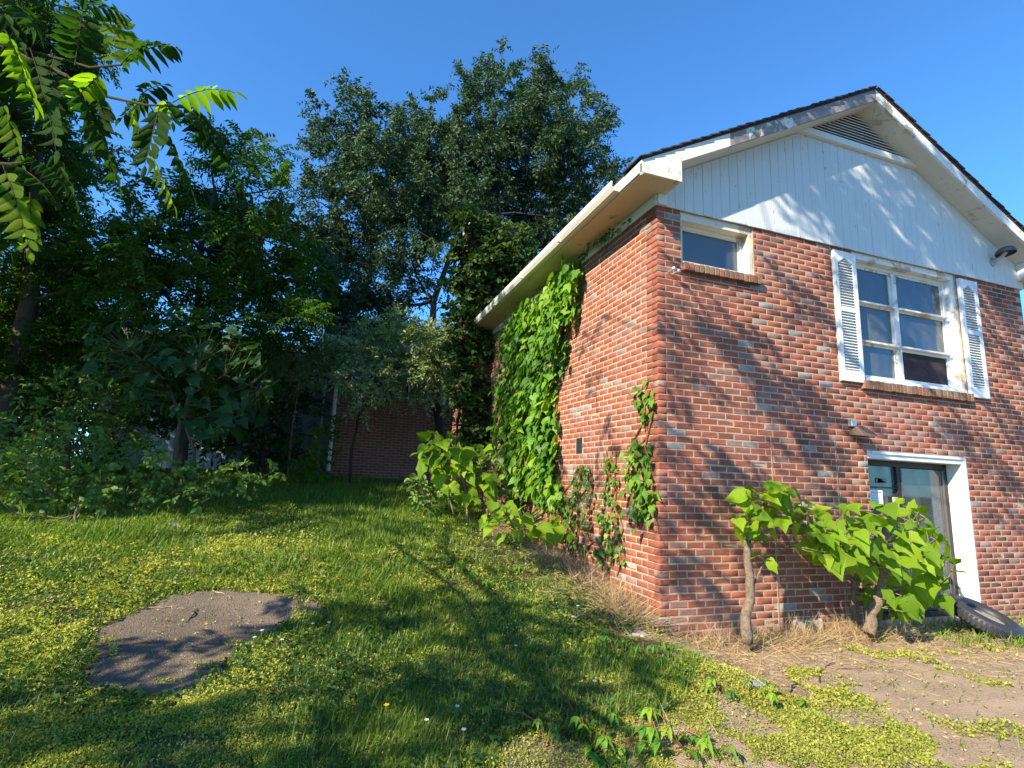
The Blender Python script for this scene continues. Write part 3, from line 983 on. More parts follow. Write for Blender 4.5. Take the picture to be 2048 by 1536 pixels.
# room, shades and curtains behind
m = MB(); m.box(2.7, 4.75, 1.2, 1.25, -1.8, .1).box(2.65, 2.7, .21, 1.2, -1.8, .1).box(4.75, 4.8, .21, 1.2, -1.8, .1).box(2.65, 4.8, .21, 1.25, .1, .14).box(2.65, 4.8, .21, 1.25, -1.85, -1.8)
hpart(m, "room_interior", M_room)
hpart(MB().box(2.90, 3.56, .19, .195, -.60, -.12), "roller_shade", M_shade)
hpart(MB().box(3.64, 4.52, .19, .195, -.62, -.12), "roller_shade", M_shade)
def curtain(x0, x1, z0, z1, y):
    m = MB(); n = int((x1 - x0) / .018)
    top = []; 
    for i in range(n + 1):
        x = x0 + (x1 - x0) * i / n
        top.append((x, y + .022 * math.sin(i * 1.15) + .01 * math.sin(i * .41)))
    pts = [(a, b, z1) for a, b in top] + [(a + .01 * math.sin(a * 40), b * 1.0, z0) for a, b in top]
    m.poly(pts, [(i, i + 1, i + 2 + n, i + 1 + n) for i in range(n)])
    return m
for xa, xb in ((2.93, 3.18), (3.26, 3.50), (3.70, 4.0), (4.12, 4.5)):
    hpart(curtain(xa, xb, -1.15, -.58, .26), "curtain", M_curtain)

# shutters
def shutter(x0, x1, z0, z1):
    y0, y1 = -.045, -.008
    m = MB(); w = .055
    m.box(x0, x0 + w, y0, y1, z0, z1).box(x1 - w, x1, y0, y1, z0, z1)
    m.box(x0 + w, x1 - w, y0 + .001, y1 - .001, z0, z0 + .13)
    m.box(x0 + w, x1 - w, y0 + .001, y1 - .001, z1 - .075, z1)
    xm = (x0 + x1) / 2
    # pointed arch of the top rail
    hw = (x1 - x0) / 2 - w
    m.prism([(x0 + w, y0 + .001, z1 - .075), (x0 + w, y0 + .001, z1 - .15), (x0 + w + hw * .35, y0 + .001, z1 - .125), (xm, y0 + .001, z1 - .0751)], (0, y1 - y0 - .002, 0))
    m.prism([(x1 - w, y0 + .001, z1 - .075), (x1 - w, y0 + .001, z1 - .15), (x1 - w - hw * .35, y0 + .001, z1 - .125), (xm, y0 + .001, z1 - .0751)], (0, y1 - y0 - .002, 0))
    zmid = z0 + (z1 - z0) * .545
    m.box(x0 + w, x1 - w, y0 + .0005, y1 - .0015, zmid - .03, zmid + .03)
    m.box(x0 + .02, x1 - .02, y1 - .004, y1 + .002, z0 + .02, z1 - .02)
    for zz in (z0 + .06, zmid, z1 - .04):
        m.box(xm - .005, xm + .005, y0 - .003, y0 + .001, zz - .005, zz + .005)
    sh = hpart(m, "shutter", M_shutter)
    base_me = {}
    for (a, b) in ((z0 + .135, zmid - .035), (zmid + .035, z1 - .085)):
        n = int((b - a) / .0345)
        for k in range(n):
            z = a + (k + .3) * (b - a) / n
            dx = 0
            if z > z1 - .15: dx = hw * (.35 + .65 * (z - (z1 - .15)) / .075) * .6
            mm = MB().prism([(x0 + w + dx, y0 + .004, z), (x1 - w - dx, y0 + .004, z), (x1 - w - dx, y1 - .006, z + .026), (x0 + w + dx, y1 - .006, z + .026)], (0, .0035, -.004))
            hpart(mm, "louver", M_shutter, sh)
shutter(2.435, 2.785, -1.665, -.075)
shutter(4.645, 4.995, -1.665, -.075)

# glass door
dz = -4.33
trim = MB().box(2.792, 4.448, .012, .20, -2.53, -2.44).box(4.40, 4.448, .012, .205, dz, -2.53)
trim.box(2.86, 4.40, -.004, .03, -2.475, -2.442).box(4.425, 4.452, -.006, .01, dz, -2.44)
door = hpart(trim, "glass_door", M_white)
m = MB(); m.box(2.80, 4.40, .195, .245, -2.60, -2.531).box(2.80, 4.40, .195, .25, dz, dz + .06).box(4.33, 4.398, .194, .246, dz + .061, -2.60)
hpart(m, "door_frame", M_alu_dark, door)
hpart(MB().box(4.30, 4.329, .19, .23, dz + .062, -2.61).box(4.27, 4.299, .20, .22, dz + .062, -2.61), "door_track", M_alu, door)
hpart(MB().box(3.50, 3.56, .19, .24, dz + .062, -2.60), "door_stile", M_alu_dark, door)
hpart(MB().box(3.561, 3.575, .185, .215, dz + .062, -2.60), "door_edge_strip", M_alu, door)
hpart(MB().box(2.81, 3.50, .198, .22, -2.86, -2.845), "door_bar", M_alu_dark, door)
hpart(MB().box(3.576, 4.269, .205, .21, dz + .07, -2.61), "pane", M_glass, door)
hpart(MB().box(2.81, 3.499, .225, .23, dz + .07, -2.861), "pane", M_glass, door)
hpart(MB().box(2.81, 3.499, .225, .23, -2.844, -2.601), "pane", M_glass, door)
hpart(MB().box(3.40, 3.46, .17, .197, -3.12, -2.96).box(3.415, 3.445, .15, .17, -3.08, -3.0), "door_handle", M_conc, door)
hpart(MB().box(2.7, 4.6, 1.6, 1.65, -4.4, -2.4).box(2.65, 2.7, .25, 1.6, -4.4, -2.4).box(4.6, 4.65, .25, 1.6, -4.4, -2.4).box(2.65, 4.65, .25, 1.65, -2.42, -2.38).box(2.65, 4.65, .25, 1.65, -4.42, -4.38), "room_interior", M_room)
hpart(curtain(4.0, 4.32, -4.2, -2.62, .33), "curtain", M_curtain, door)
hpart(MB().box(2.75, 4.40, -.22, .19, -4.5, -4.335), "door_step", M_conc)
nt = hpart(MB().box(3.03, 3.24, .192, .1935, -3.10, -2.885), "paper_notice", M_paper, door)
for k in range(9):
    w_ = [.17, .11, .16, .15, .17, .13, .16, .17, .08][k]
    hpart(MB().box(3.05, 3.05 + w_, .1905, .1915, -2.915 - k * .019, -2.911 - k * .019 + (.004 if k == 0 else 0)), "print_line", M_ink, nt)
hpart(MB().prism([(3.18, .215, -2.80), (3.20, .215, -2.74), (3.21, .215, -2.79), (3.36, .215, -2.79), (3.36, .215, -2.755), (3.23, .215, -2.76)], (0, .003, 0)), "sticker", M_shade, door)

# iron vent in the side wall
m = MB(); m.box(.012, .02, 1.66, 1.84, -2.567, -2.373)
vt = hpart(m, "wall_vent", M_vent)
for k in range(7):
    hpart(MB().box(.002, .012, 1.665 + k * .0245, 1.674 + k * .0245, -2.565, -2.375), "vent_bar", M_vent, vt)
for k in range(7):
    hpart(MB().box(.004, .0115, 1.662, 1.838, -2.56 + k * .027, -2.552 + k * .027), "vent_bar", M_vent, vt)
# old control joint lines in the brickwork
hpart(MB().box(1.388, 1.40, -.002, .01, -4.3, -2.36), "mortar_seam", M_mortar)
hpart(MB().box(2.30, 2.311, -.002, .01, -4.3, -2.36), "mortar_seam", M_mortar)
# foundation stone
hpart(MB().box(1.55, 1.95, -.03, .05, -4.5, -4.22), "foundation_stone", M_conc, bevel=.015)

# ------------------------------------------------------------------ fixtures on the wall
t_ = thing("hooded_lamp", (2.62, 0, -2.25), "small brown metal hood on the brick above the door's left corner", "wall lamp")
m = MB()
m.prism([(-.09, -.005, -.04), (.09, -.005, -.04), (.07, -.005, .09), (-.07, -.005, .09)], (0, -.004, 0))
m.poly([(-.11, -.20, -.055), (.13, -.20, -.055), (.11, 0, -.03), (-.09, 0, -.03), (-.05, -.07, .07), (.07, -.07, .07), (.07, 0, .09), (-.05, 0, .09)],
       [(0, 1, 5, 4), (4, 5, 6, 7), (0, 4, 7, 3), (1, 2, 6, 5)])
m.build("hood", M_copper, t_)
MB().box(-.11, -.03, -.06, -.003, .06, .14).build("junction_box", M_galv, t_, bevel=.006)
MB().tube([(-.01, -.08, -.05), (-.01, -.08, .04)], .035, 10).build("bulb_socket", M_alu_dark, t_)
t_ = thing("flood_lamp", (5.42, -.02, .35), "dark dome lamp under the gable soffit at the far right", "flood lamp")
m = MB(); rings = []
for i, (r, z) in enumerate([(.115, 0), (.118, .02), (.107, .05), (.08, .075), (.045, .09), (.015, .095)]):
    rings.append([(r * math.cos(a * math.pi / 8), -.17 + r * math.sin(a * math.pi / 8), z - .1 * (r * math.sin(a * math.pi / 8))) for a in range(16)])
m.poly([p for r in rings for p in r], [(i * 16 + j, i * 16 + (j + 1) % 16, (i + 1) * 16 + (j + 1) % 16, (i + 1) * 16 + j) for i in range(5) for j in range(16)])
m.build("lamp_dome", M_lamp, t_, smooth=True)
MB().tube([(0, 0, -.06), (0, -.06, -.05), (0, -.12, -.02), (0, -.17, .03)], [.03, .025, .025, .03], 8).build("lamp_arm", M_galv, t_)
MB().tube([(0, .005, -.06), (0, -.02, -.06)], .06, 12).build("mounting_plate", M_galv, t_)
t_ = thing("wire_bracket", (.14, 0, -.735), "small white wire bracket on the brick near the corner under the small window", "bracket")
MB().tube([(0, 0, 0), (0, -.09, .005)], .006, 6).tube([(.06, 0, -.01), (.06, -.08, -.005)], .006, 6).tube([(0, -.085, .005), (.06, -.08, -.005)], .007, 6).build("bracket_rod", M_galv, t_)
MB().tube([(-.01, -.10, .01), (.02, -.085, .0)], .016, 8).tube([(.055, -.09, -.005), (.08, -.075, -.01)], .015, 8).build("insulator", M_white, t_)

# ------------------------------------------------------------------ rear wing
WY = 9.0
p_bl = at(655, 955, 1, WY); wx0 = p_bl[0]; wx1 = 1.0
wz1 = .12
wing = thing("rear_brick_wing", (wx0, WY, -3.1), "shaded rear brick wing behind the lawn with white downspout and shuttered window", "house")
wb = np.array([wx0, WY, -3.1])
def wpart(mb, name, mat, parent=None, **k):
    mb.v = [tuple(np.array(v) - wb) for v in mb.v]
    return mb.build(name, mat, wing if parent is None else parent, **k)
ww0, ww1, wwz0, wwz1 = -2.22, -.66, -1.05, .0
m = MB()
for x0, x1, z0, z1 in ((wx0 + .008, ww0, wwz0, wz1), (ww1, wx1, wwz0, wz1), (wx0 + .008, wx1, -3.7, wwz0), (ww0, ww1, wwz1, wz1)):
    m.box(x0, x1, WY + .008, WY + .2, z0, z1)
m.box(wx0 + .008, wx0 + .2, WY + .2, WY + 5, -3.7, wz1)
ww = wpart(m, "wing_wall", M_mortar)
bl = []
for i in range(56):
    z1 = wz1 - i * C; z0 = z1 - C; zm = z0 + C / 2
    x = wx0 + (0 if i % 2 else -.1016)
    while x < wx1:
        a = max(x, wx0); b = x + B
        x += B
        if b - a < .03: continue
        if wwz0 < zm < wwz1:
            if b > ww0 and a < ww1:
                if a < ww0 - .03: b = ww0
                elif b > ww1 + .03: a = ww1
                else: continue
        bl.append((a + .0048, b - .0048, z0 + .0048, z1 - .0048))
def warea(b):
    p = np.array([(b[0] + b[1]) / 2, WY, (b[2] + b[3]) / 2]); 
    if p[2] < -2.9 or p[0] > -.8 or p[2] > -1.1: return 0
    return (b[1] - b[0]) / np.linalg.norm(p - CAM) ** 2
wa = np.array([warea(b) for b in bl]); bigw = set(np.argsort(-wa)[:300].tolist())
stV = []; stT = []; n8 = 0; wm = {}
for n, b in enumerate(bl):
    tn = min(.95, brick_tint('L', 0, 0)) * .5  # bricks darkened: the wing's shade is put into their tint
    h = (b[1] - b[0]) / 2; v = (b[3] - b[2]) / 2
    base_v = np.array([(sx * (h - c_), yy, sz * (v - c_)) for yy, c_ in ((0, .004), (.006, 0), (.09, 0)) for sx, sz in ((-1, -1), (1, -1), (1, 1), (-1, 1))])
    fs = [(0, 1, 2, 3), (0, 4, 5, 1), (1, 5, 6, 2), (2, 6, 7, 3), (3, 7, 4, 0), (4, 8, 9, 5), (5, 9, 10, 6), (6, 10, 11, 7), (7, 11, 8, 4)]
    c0 = np.array([(b[0] + b[1]) / 2, WY + random.gauss(0, .001), (b[2] + b[3]) / 2]) - wb
    if n in bigw:
        key = round(h, 3)
        if key not in wm:
            me = bpy.data.meshes.new("brick"); me.from_pydata([tuple(q) for q in base_v], [], fs); me.materials.append(M_brick); wm[key] = me
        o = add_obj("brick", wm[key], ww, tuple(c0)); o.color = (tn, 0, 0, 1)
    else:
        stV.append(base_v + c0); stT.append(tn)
FW_ = np.array(fs)
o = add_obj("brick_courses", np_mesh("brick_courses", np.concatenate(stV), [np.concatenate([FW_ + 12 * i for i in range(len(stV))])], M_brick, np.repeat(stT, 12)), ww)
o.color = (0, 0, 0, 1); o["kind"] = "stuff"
# eave, roof
wpart(MB().box(wx0 - .35, wx1, WY - .33, WY - .30, wz1 + .02, wz1 + .2).box(wx0 - .35, wx1, WY - .3, WY, wz1 + .02, wz1 + .04), "eave_board", M_trim)
wpart(MB().prism([(wx0 - .4, WY - .36, wz1 + .2), (wx0 - .4, WY + 3.2, wz1 + 1.7), (wx0 - .4, WY + 6.4, wz1 + .2)], (6, 0, 0)), "roof", M_shingle)
wpart(MB().tube([(wx0 + .06, WY - .30, wz1 + .03), (wx0 + .03, WY - .08, wz1 - .22), (wx0 + .0, WY - .06, wz1 - .35), (wx0 - .0, WY - .06, -2.9)], .045, 8), "downspout", M_gutter)
wpart(MB().prism([(wx0 - .14, WY - .335, wz1 + .10), (wx0 + .34, WY - .335, wz1 + .10), (wx0 + .15, WY - .335, wz1 - .02), (wx0 + .04, WY - .335, wz1 - .02)], (0, .03, 0)), "bracket", M_trim)
# window of the wing
wf = wpart(MB().box(ww0, ww1, WY + .16, WY + .17, wwz0, wwz1), "window", M_dark)
m = MB(); frame_rect(m, ww0, ww1, wwz0, wwz1, .06, WY + .05, WY + .10)
m.box(ww0 + .5, ww0 + .54, WY + .051, WY + .09, wwz0 + .06, wwz1 - .06).box(ww0 + 1.02, ww0 + 1.06, WY + .051, WY + .09, wwz0 + .06, wwz1 - .06).box(ww0 + .06, ww1 - .06, WY + .049, WY + .088, -.5, -.46)
wpart(m, "window_frame", M_peel2, wf)
for xa, xb in ((ww0 + .06, ww0 + .5), (ww0 + .54, ww0 + 1.02), (ww0 + 1.06, ww1 - .06)):
    wpart(MB().box(xa, xb, WY + .072, WY + .077, wwz0 + .06, -.501), "pane", M_glass, wf)
    wpart(MB().box(xa, xb, WY + .072, WY + .077, -.459, wwz1 - .06), "pane", M_glass, wf)
for xa, xb in ((ww0 - .40, ww0 - .04), (ww1 + .04, ww1 + .40)):
    m = MB(); frame_rect(m, xa, xb, wwz0 - .05, wwz1, .05, WY - .04, WY - .004); m.box(xa + .05, xb - .05, WY - .035, WY - .01, -.55, -.49)
    s_ = wpart(m, "shutter", M_shutter)
    for k in range(26):
        z = wwz0 + .02 + k * .038
        if z > wwz1 - .08 or abs(z + .53) < .04: continue
        wpart(MB().prism([(xa + .05, WY - .032, z), (xb - .05, WY - .032, z), (xb - .05, WY - .01, z + .026), (xa + .05, WY - .01, z + .026)], (0, .003, -.003)), "louver", M_shutter, s_)

# chimney in the angle of the two blocks
cx0, cx1, cy0, cy1, cz1 = -.50, .60, 5.95, 6.95, 2.5
chim = thing("brick_chimney", ((cx0 + cx1) / 2, (cy0 + cy1) / 2, -3.4), "dark brick chimney wrapped in ivy where the two wings meet", "chimney")
cb = np.array([(cx0 + cx1) / 2, (cy0 + cy1) / 2, -3.4])
m = MB(cb).box(cx0 + .008, cx1, cy0 + .008, cy1, -4, cz1).box(cx0 - .04, cx1 + .04, cy0 - .04, cy1 + .04, cz1, cz1 + .09)
cw = m.build("chimney_shaft", M_mortar, chim)
cbk = []
for i in range(94):
    z1 = cz1 - i * C
    for ax, a0, a1 in ((0, cx0, cx1), (1, cy0, cy1)):
        x = a0 + (0 if (i + ax) % 2 else -.1016)
        while x < a1:
            a = max(x, a0); b = min(x + B, a1); x += B
            if b - a < .03: continue
            cbk.append((ax, a + .0048, b - .0048, z1 - C / 2))
cbk.sort(key=lambda q: (q[0], abs(q[3] + .6)))
cV = []; cT = []
wm2 = {}
for n, (ax, a, b, zm) in enumerate(cbk):
    h = (b - a) / 2; v = C / 2 - .0048
    bv = np.array([(sx * (h - c_), yy, sz * (v - c_)) for yy, c_ in ((0, .004), (.006, 0), (.05, 0)) for sx, sz in ((-1, -1), (1, -1), (1, 1), (-1, 1))])
    if ax == 1: bv = np.stack([bv[:, 1], -bv[:, 0], bv[:, 2]], 1)
    c0 = (np.array([(a + b) / 2, cy0, zm]) if ax == 0 else np.array([cx0, (a + b) / 2, zm])) - cb
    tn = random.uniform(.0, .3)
    if n < 200:
        key = (ax, round(h, 3))
        if key not in wm2:
            me = bpy.data.meshes.new("brick"); me.from_pydata([tuple(q) for q in bv], [], fs); me.materials.append(M_brick); wm2[key] = me
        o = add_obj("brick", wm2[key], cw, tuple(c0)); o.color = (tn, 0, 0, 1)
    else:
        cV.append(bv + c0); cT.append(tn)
o = add_obj("brick_courses", np_mesh("brick_courses", np.concatenate(cV), [np.concatenate([FW_ + 12 * i for i in range(len(cV))])], M_brick, np.repeat(cT, 12)), cw)
o.color = (0, 0, 0, 1); o["kind"] = "stuff"

# low annex / garage to the left, seen through the leaves
GYY = 12.2
ga = at(280, 960, 1, GYY); gb = at(655, 700, 1, GYY)
gx0, gx1 = ga[0] - 1.2, gb[0] + .3
ann = thing("garage_building", ((gx0 + gx1) / 2, GYY, -3.1), "low grey-roofed garage wing with white door hidden behind the trees", "garage")
ab = np.array([(gx0 + gx1) / 2, GYY, -3.1])
def apart(mb, name, mat, parent=None, **k):
    mb.v = [tuple(np.array(v) - ab) for v in mb.v]
    return mb.build(name, mat, ann if parent is None else parent, **k)
gez = at(560, 715, 1, GYY)[2]
apart(MB().box(gx0, gx1, GYY + .02, GYY + .2, -3.8, gez).box(gx0, gx0 + .2, GYY + .2, GYY + 5, -3.8, gez), "brick_wall", M_brick)
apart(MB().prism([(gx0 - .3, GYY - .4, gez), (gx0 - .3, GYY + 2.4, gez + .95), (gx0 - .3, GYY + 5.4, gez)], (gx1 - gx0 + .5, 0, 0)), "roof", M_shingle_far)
apart(MB().box(gx0 - .3, gx1 + .2, GYY - .43, GYY - .401, gez - .12, gez + .04), "eave_board", M_trim)
d0 = at(282, 955, 1, GYY)[0]; d1 = at(446, 955, 1, GYY)[0]
gd = apart(MB().box(d0, d1, GYY - .02, GYY + .015, -3.5, -1.45), "garage_door", M_garage)
for k in range(5):
    for j in range(4):
        w_ = (d1 - d0) / 4
        apart(MB().box(d0 + w_ * j + .05, d0 + w_ * (j + 1) - .05, GYY - .035, GYY - .021, -3.4 + k * .4, -3.06 + k * .4), "door_panel", M_garage, gd, bevel=.01)
e0 = at(590, 858, 1, GYY)[0]; e1 = at(640, 858, 1, GYY)[0]
gd = apart(MB().box(e0, e1, GYY - .02, GYY + .015, -1.75, -.1), "window", M_greywall)
apart(MB().box(e0, e1, GYY - .04, GYY - .021, -.93, -.86), "window_rail", M_alu_dark, gd)
for xa, xb in ((e0 - .05, e0), (e1, e1 + .05)):
    apart(MB().box(xa, xb, GYY - .05, GYY + .01, -1.8, -.05), "window_trim", M_garage, gd)
apart(MB().box(at(392, 790, 1, GYY)[0], at(470, 790, 1, GYY)[0], GYY - .05, GYY + .01, -1.28, -1.18).box(at(466, 820, 1, GYY)[0], at(470, 820, 1, GYY)[0] + .05, GYY - .05, GYY + .01, -1.75, -1.28), "window_trim", M_garage)

# ------------------------------------------------------------------ tyre lying against the wall
def torus(m, R, r, zs, nu=40, nv=12, prof=None):
    P = []
    for i in range(nu):
        a = 2 * math.pi * i / nu
        for (rr, z) in prof:
            P.append((rr * math.cos(a), rr * math.sin(a), z))
    k = len(prof)
    m.poly(P, [(i * k + j, ((i + 1) % nu) * k + j, ((i + 1) % nu) * k + (j + 1) % k, i * k + (j + 1) % k) for i in range(nu) for j in range(k)])
tc = at(1972, 1232, 1, -.42)
ty = thing("old_tyre", tc, "old black tyre filled with dirt lying against the wall right of the door", "tyre")
ty.location = (tc[0] - .02, -.42, -4.20)
ty.scale = (.88, .88, .72)
ty.rotation_euler = (math.radians(25), math.radians(5), .12)
m = MB(); torus(m, 0, 0, 0, 56, 0, [(.20, .02), (.205, .07), (.235, .095), (.262, .098), (.268, .106), (.285, .106), (.30, .10), (.335, .095), (.365, .07), (.378, .03), (.378, -.03), (.365, -.07), (.33, -.095), (.25, -.095), (.205, -.07)])
m.build("tyre_carcass", M_rubber, ty, smooth=True)
m = MB()
for i in range(48):
    a = 2 * math.pi * i / 48
    m.prism([(.372 * math.cos(a), .372 * math.sin(a), -.06), (.372 * math.cos(a + .07), .372 * math.sin(a + .07), -.06), (.372 * math.cos(a + .09), .372 * math.sin(a + .09), .06), (.372 * math.cos(a + .02), .372 * math.sin(a + .02), .06)], (.012 * math.cos(a), .012 * math.sin(a), 0))
o = m.build("tread_blocks", M_rubber, ty)
m = MB(); n = 30; pts = [(0, 0, .045)]; fs2 = []
for rr in (.07, .14, .215):
    pts += [(rr * math.cos(2 * math.pi * j / n), rr * math.sin(2 * math.pi * j / n), .045 - rr * .1 + random.uniform(-.008, .008)) for j in range(n)]
fs2 += [(0, 1 + j, 1 + (j + 1) % n) for j in range(n)]
for q in range(2):
    fs2 += [(1 + q * n + j, 1 + (q + 1) * n + j, 1 + (q + 1) * n + (j + 1) % n, 1 + q * n + (j + 1) % n) for j in range(n)]
m.poly(pts, fs2).build("dirt_fill", M_soil, ty, smooth=True)

# ------------------------------------------------------------------ leaf objects (single, pickable leaves)
def leaf_mesh_set(name, tmpls, mat, thick=0):
    out = []
    for T, F in tmpls:
        me = bpy.data.meshes.new(name); me.from_pydata([tuple(v) for v in T], [], [tuple(f) for ff in F for f in ff]); me.materials.append(mat)
        for p in me.polygons: p.use_smooth = True
        me.update(); out.append(me)
    return out
def leaf_obj(me, parent, org, P, A, N, L, W, tint, name="leaf"):
    A = Vector(A).normalized(); Bv = Vector(N).cross(A)
    if Bv.length < 1e-4: Bv = Vector((1, 0, 0)).cross(A)
    Bv.normalize(); Nn = A.cross(Bv)
    Mx = Matrix(((A.x * L, Bv.x * W, Nn.x * L, P[0] - org[0]), (A.y * L, Bv.y * W, Nn.y * L, P[1] - org[1]), (A.z * L, Bv.z * W, Nn.z * L, P[2] - org[2]), (0, 0, 0, 1)))
    o = bpy.data.objects.new(name, me); COL.objects.link(o); o.parent = parent
    o.matrix_basis = Mx; o.color = (tint, 0, 0, 1)
    return o
CAT = leaf_mesh_set("leaf", [T_HEART, T_HEART2, T_HEART3], M_leaf_cat)
VIN = leaf_mesh_set("leaf", [T_IVY, T_IVY2], M_leaf_vine)

def catalpa(name, label, base, trunk_pts, leaves, size, group=None, r0=.045, bark=None, mat_set=None, stems=True, lo=.1, hi=.95):
    """leaves: list of (x,y,z, size factor); each leaf hangs away from the nearest stem point"""
    base = np.array(base, float)
    root = thing(name, base, label, "sapling", group)
    mb = MB(base); skel = []
    for path, r in trunk_pts:
        pts = [np.array(p, float) for p in path]
        # add knots
        fine = []
        for i in range(len(pts) - 1):
            for t in np.linspace(0, 1, 4)[:-1]: fine.append(pts[i] * (1 - t) + pts[i + 1] * t + rng.normal(size=3) * r * .18)
        fine.append(pts[-1])
        mb.tube(fine, list(np.linspace(r, r * .55, len(fine))), 10, .18)
        skel += fine
    mb.build("trunk", bark or M_bark_l, root, smooth=True)
    sm = MB(base)
    sk = np.array(skel)
    n = 0
    for (x, y, z, s) in leaves:
        q = np.array([x, y, z])
        dd = np.linalg.norm(sk - q, axis=1) + .8 * np.maximum(0, sk[:, 2] - q[2])
        j = int(np.argmin(dd)); p0 = sk[j]
        d = q - p0; L = size * s
        out = nrm((d + rng.normal(size=3) * .12)[None])[0]
        A = out * .75 + np.array([0, -.15, -.45]) + rng.normal(size=3) * .15
        A = A / np.linalg.norm(A)
        N = np.array([-.45, -.45, .9]) + rng.normal(size=3) * .38
        sm.tube(limb_path(p0, q - A * L * .05, .02, 4), [.006, .005, .004, .003], 4)
        leaf_obj((mat_set or CAT)[n % len(mat_set or CAT)], root, base, q - A * L * .3, A, N, L, L * rng.uniform(.8, 1.0), float(rng.uniform(lo, hi)))
        n += 1
    sm.build("petiole", M_stem, root)
    return root

def poly_pts(poly, n, seed=1, mind=0):
    r = random.Random(seed); P = np.array(poly, float); lo = P.min(0); hi = P.max(0); out = []
    tries = 0
    while len(out) < n and tries < n * 60:
        tries += 1
        x = r.uniform(lo[0], hi[0]); y = r.uniform(lo[1], hi[1])
        if in_poly(x, y, poly) and all((x - a) ** 2 + (y - b) ** 2 > mind ** 2 for a, b in out):
            out.append((x, y))
    return out

# --- two saplings in front of the gable wall
Yc = -.45
def wl(pts, Y=Yc, jy=.22, s0=1.0, sj=.35, seed=3):
    r = random.Random(seed); out = []
    for (px, py) in pts:
        p = at(px, py, 1, Y + r.uniform(-jy, jy)); out.append((p[0], p[1], p[2], s0 * (1 + r.uniform(-sj, sj))))
    return out
pA = [(1475, 985), (1545, 965), (1610, 990), (1660, 1040), (1690, 1090), (1720, 1110), (1660, 1130), (1600, 1060), (1560, 1040), (1530, 1075), (1495, 1080), (1470, 1030)]
def T(px, py, y=Yc): return at(px, py, 1, y)
catalpa("catalpa_sapling", "knobbly pale-trunked catalpa sapling nearest the house corner", T(1495, 1278), [([T(1495, 1285), T(1493, 1230), T(1500, 1170), T(1495, 1120), T(1500, 1060)], .05), ([T(1500, 1062), T(1530, 1010), T(1560, 985)], .014), ([T(1502, 1070), T(1570, 1050), T(1640, 1060)], .013), ([T(1505, 1175), T(1530, 1120), T(1580, 1090)], .009)],
        wl(poly_pts(pA, 75, 5, 11), seed=5) + wl([(1478, 990), (1500, 1060), (1515, 1075), (1485, 1040), (1650, 1105), (1680, 1120), (1700, 1130), (1515, 1110), (1540, 1125)], jy=.1, s0=1.0, seed=8), .145)
pB = [(1670, 1020), (1720, 1000), (1800, 1005), (1850, 1020), (1870, 1050), (1900, 1090), (1920, 1140), (1880, 1150), (1860, 1190), (1905, 1215), (1840, 1210), (1830, 1235), (1780, 1220), (1730, 1195), (1700, 1150), (1640, 1130), (1610, 1100), (1625, 1080), (1690, 1075)]
catalpa("catalpa_sapling", "broad bushy catalpa sapling with two leaning stems in front of the glass door", T(1742, 1262), [([T(1740, 1270), T(1745, 1230), T(1760, 1180), T(1765, 1090), T(1780, 1040)], .06), ([T(1710, 1238, -.2), T(1707, 1150, -.2), T(1702, 1060, -.2)], .04), ([T(1762, 1150), T(1820, 1110), T(1870, 1080)], .012), ([T(1762, 1130), T(1700, 1100), T(1650, 1095)], .012), ([T(1760, 1190), T(1820, 1170), T(1880, 1170)], .012), ([T(1760, 1100), T(1820, 1050), T(1850, 1035)], .010)],
        wl(poly_pts(pB, 118, 11, 14), jy=.32, seed=11) + wl([(1850, 1170), (1870, 1160), (1800, 1215), (1890, 1205), (1620, 1095), (1660, 1120)], jy=.15, s0=1.6, seed=13), .165)

# --- catalpas on the lawn side of the side wall
def on(px, py, Y): return at(px, py, 1, Y)
def wl2(pts, Y, jy, s0, seed): return wl(pts, Y, jy, s0, .35, seed)
Yd = 3.3
pC = [(835, 880), (870, 860), (905, 870), (930, 895), (985, 880), (995, 905), (980, 940), (985, 985), (965, 1000), (920, 1000), (880, 975), (870, 940), (840, 930), (825, 905)]
gz = lambda p: np.array([p[0], p[1], float(gh(p[0], p[1]))])
c1 = gz(on(935, 1040, Yd))
catalpa("catalpa_sapling", "tall bright catalpa sapling in front of the shaded rear wall", c1, [([c1, on(935, 1000, Yd), on(925, 960, Yd), on(910, 900, Yd)], .022), ([on(970, 1030, Yd), on(968, 980, Yd), on(960, 930, Yd)], .016), ([on(910, 1035, Yd), on(895, 980, Yd), on(880, 920, Yd)], .016)],
        wl2(poly_pts(pC, 85, 21, 10), Yd, .45, 1.0, 21), .2)
pE = [(960, 1015), (1000, 1000), (1035, 1010), (1090, 1040), (1130, 1045), (1140, 1075), (1100, 1085), (1060, 1070), (1050, 1095), (1010, 1085), (985, 1060), (965, 1050)]
Ye = 1.9
c2 = gz(on(1035, 1090, Ye))
catalpa("catalpa_sapling", "low catalpa seedling with round drooping leaves at the vine's foot", c2, [([c2, on(1030, 1060, Ye), on(1015, 1030, Ye)], .016), ([c2, on(1060, 1060, Ye), on(1100, 1055, Ye)], .012)],
        wl2(poly_pts(pE, 34, 31, 11), Ye, .3, .9, 31), .19)
# dark leafy shrub left of it
rows = [(845, 985, 25), (860, 1010, 22), (840, 960, 20), (900, 1010, 24), (1000, 990, 26), (870, 970, 22)]
make_tree("leafy_shrub", "dark green leafy shrub between the rear wall and the bright sapling", [gz(on(860, 1030, 3.6)), on(860, 1000, 3.6), on(858, 975, 3.6)], px_clumps(rows, 3.7, .3), M_leaf_bush, M_twig, .10, .06, 330, 8, .2, T_OVAL, cat="shrub", r0=.02, lo=0, hi=.5)

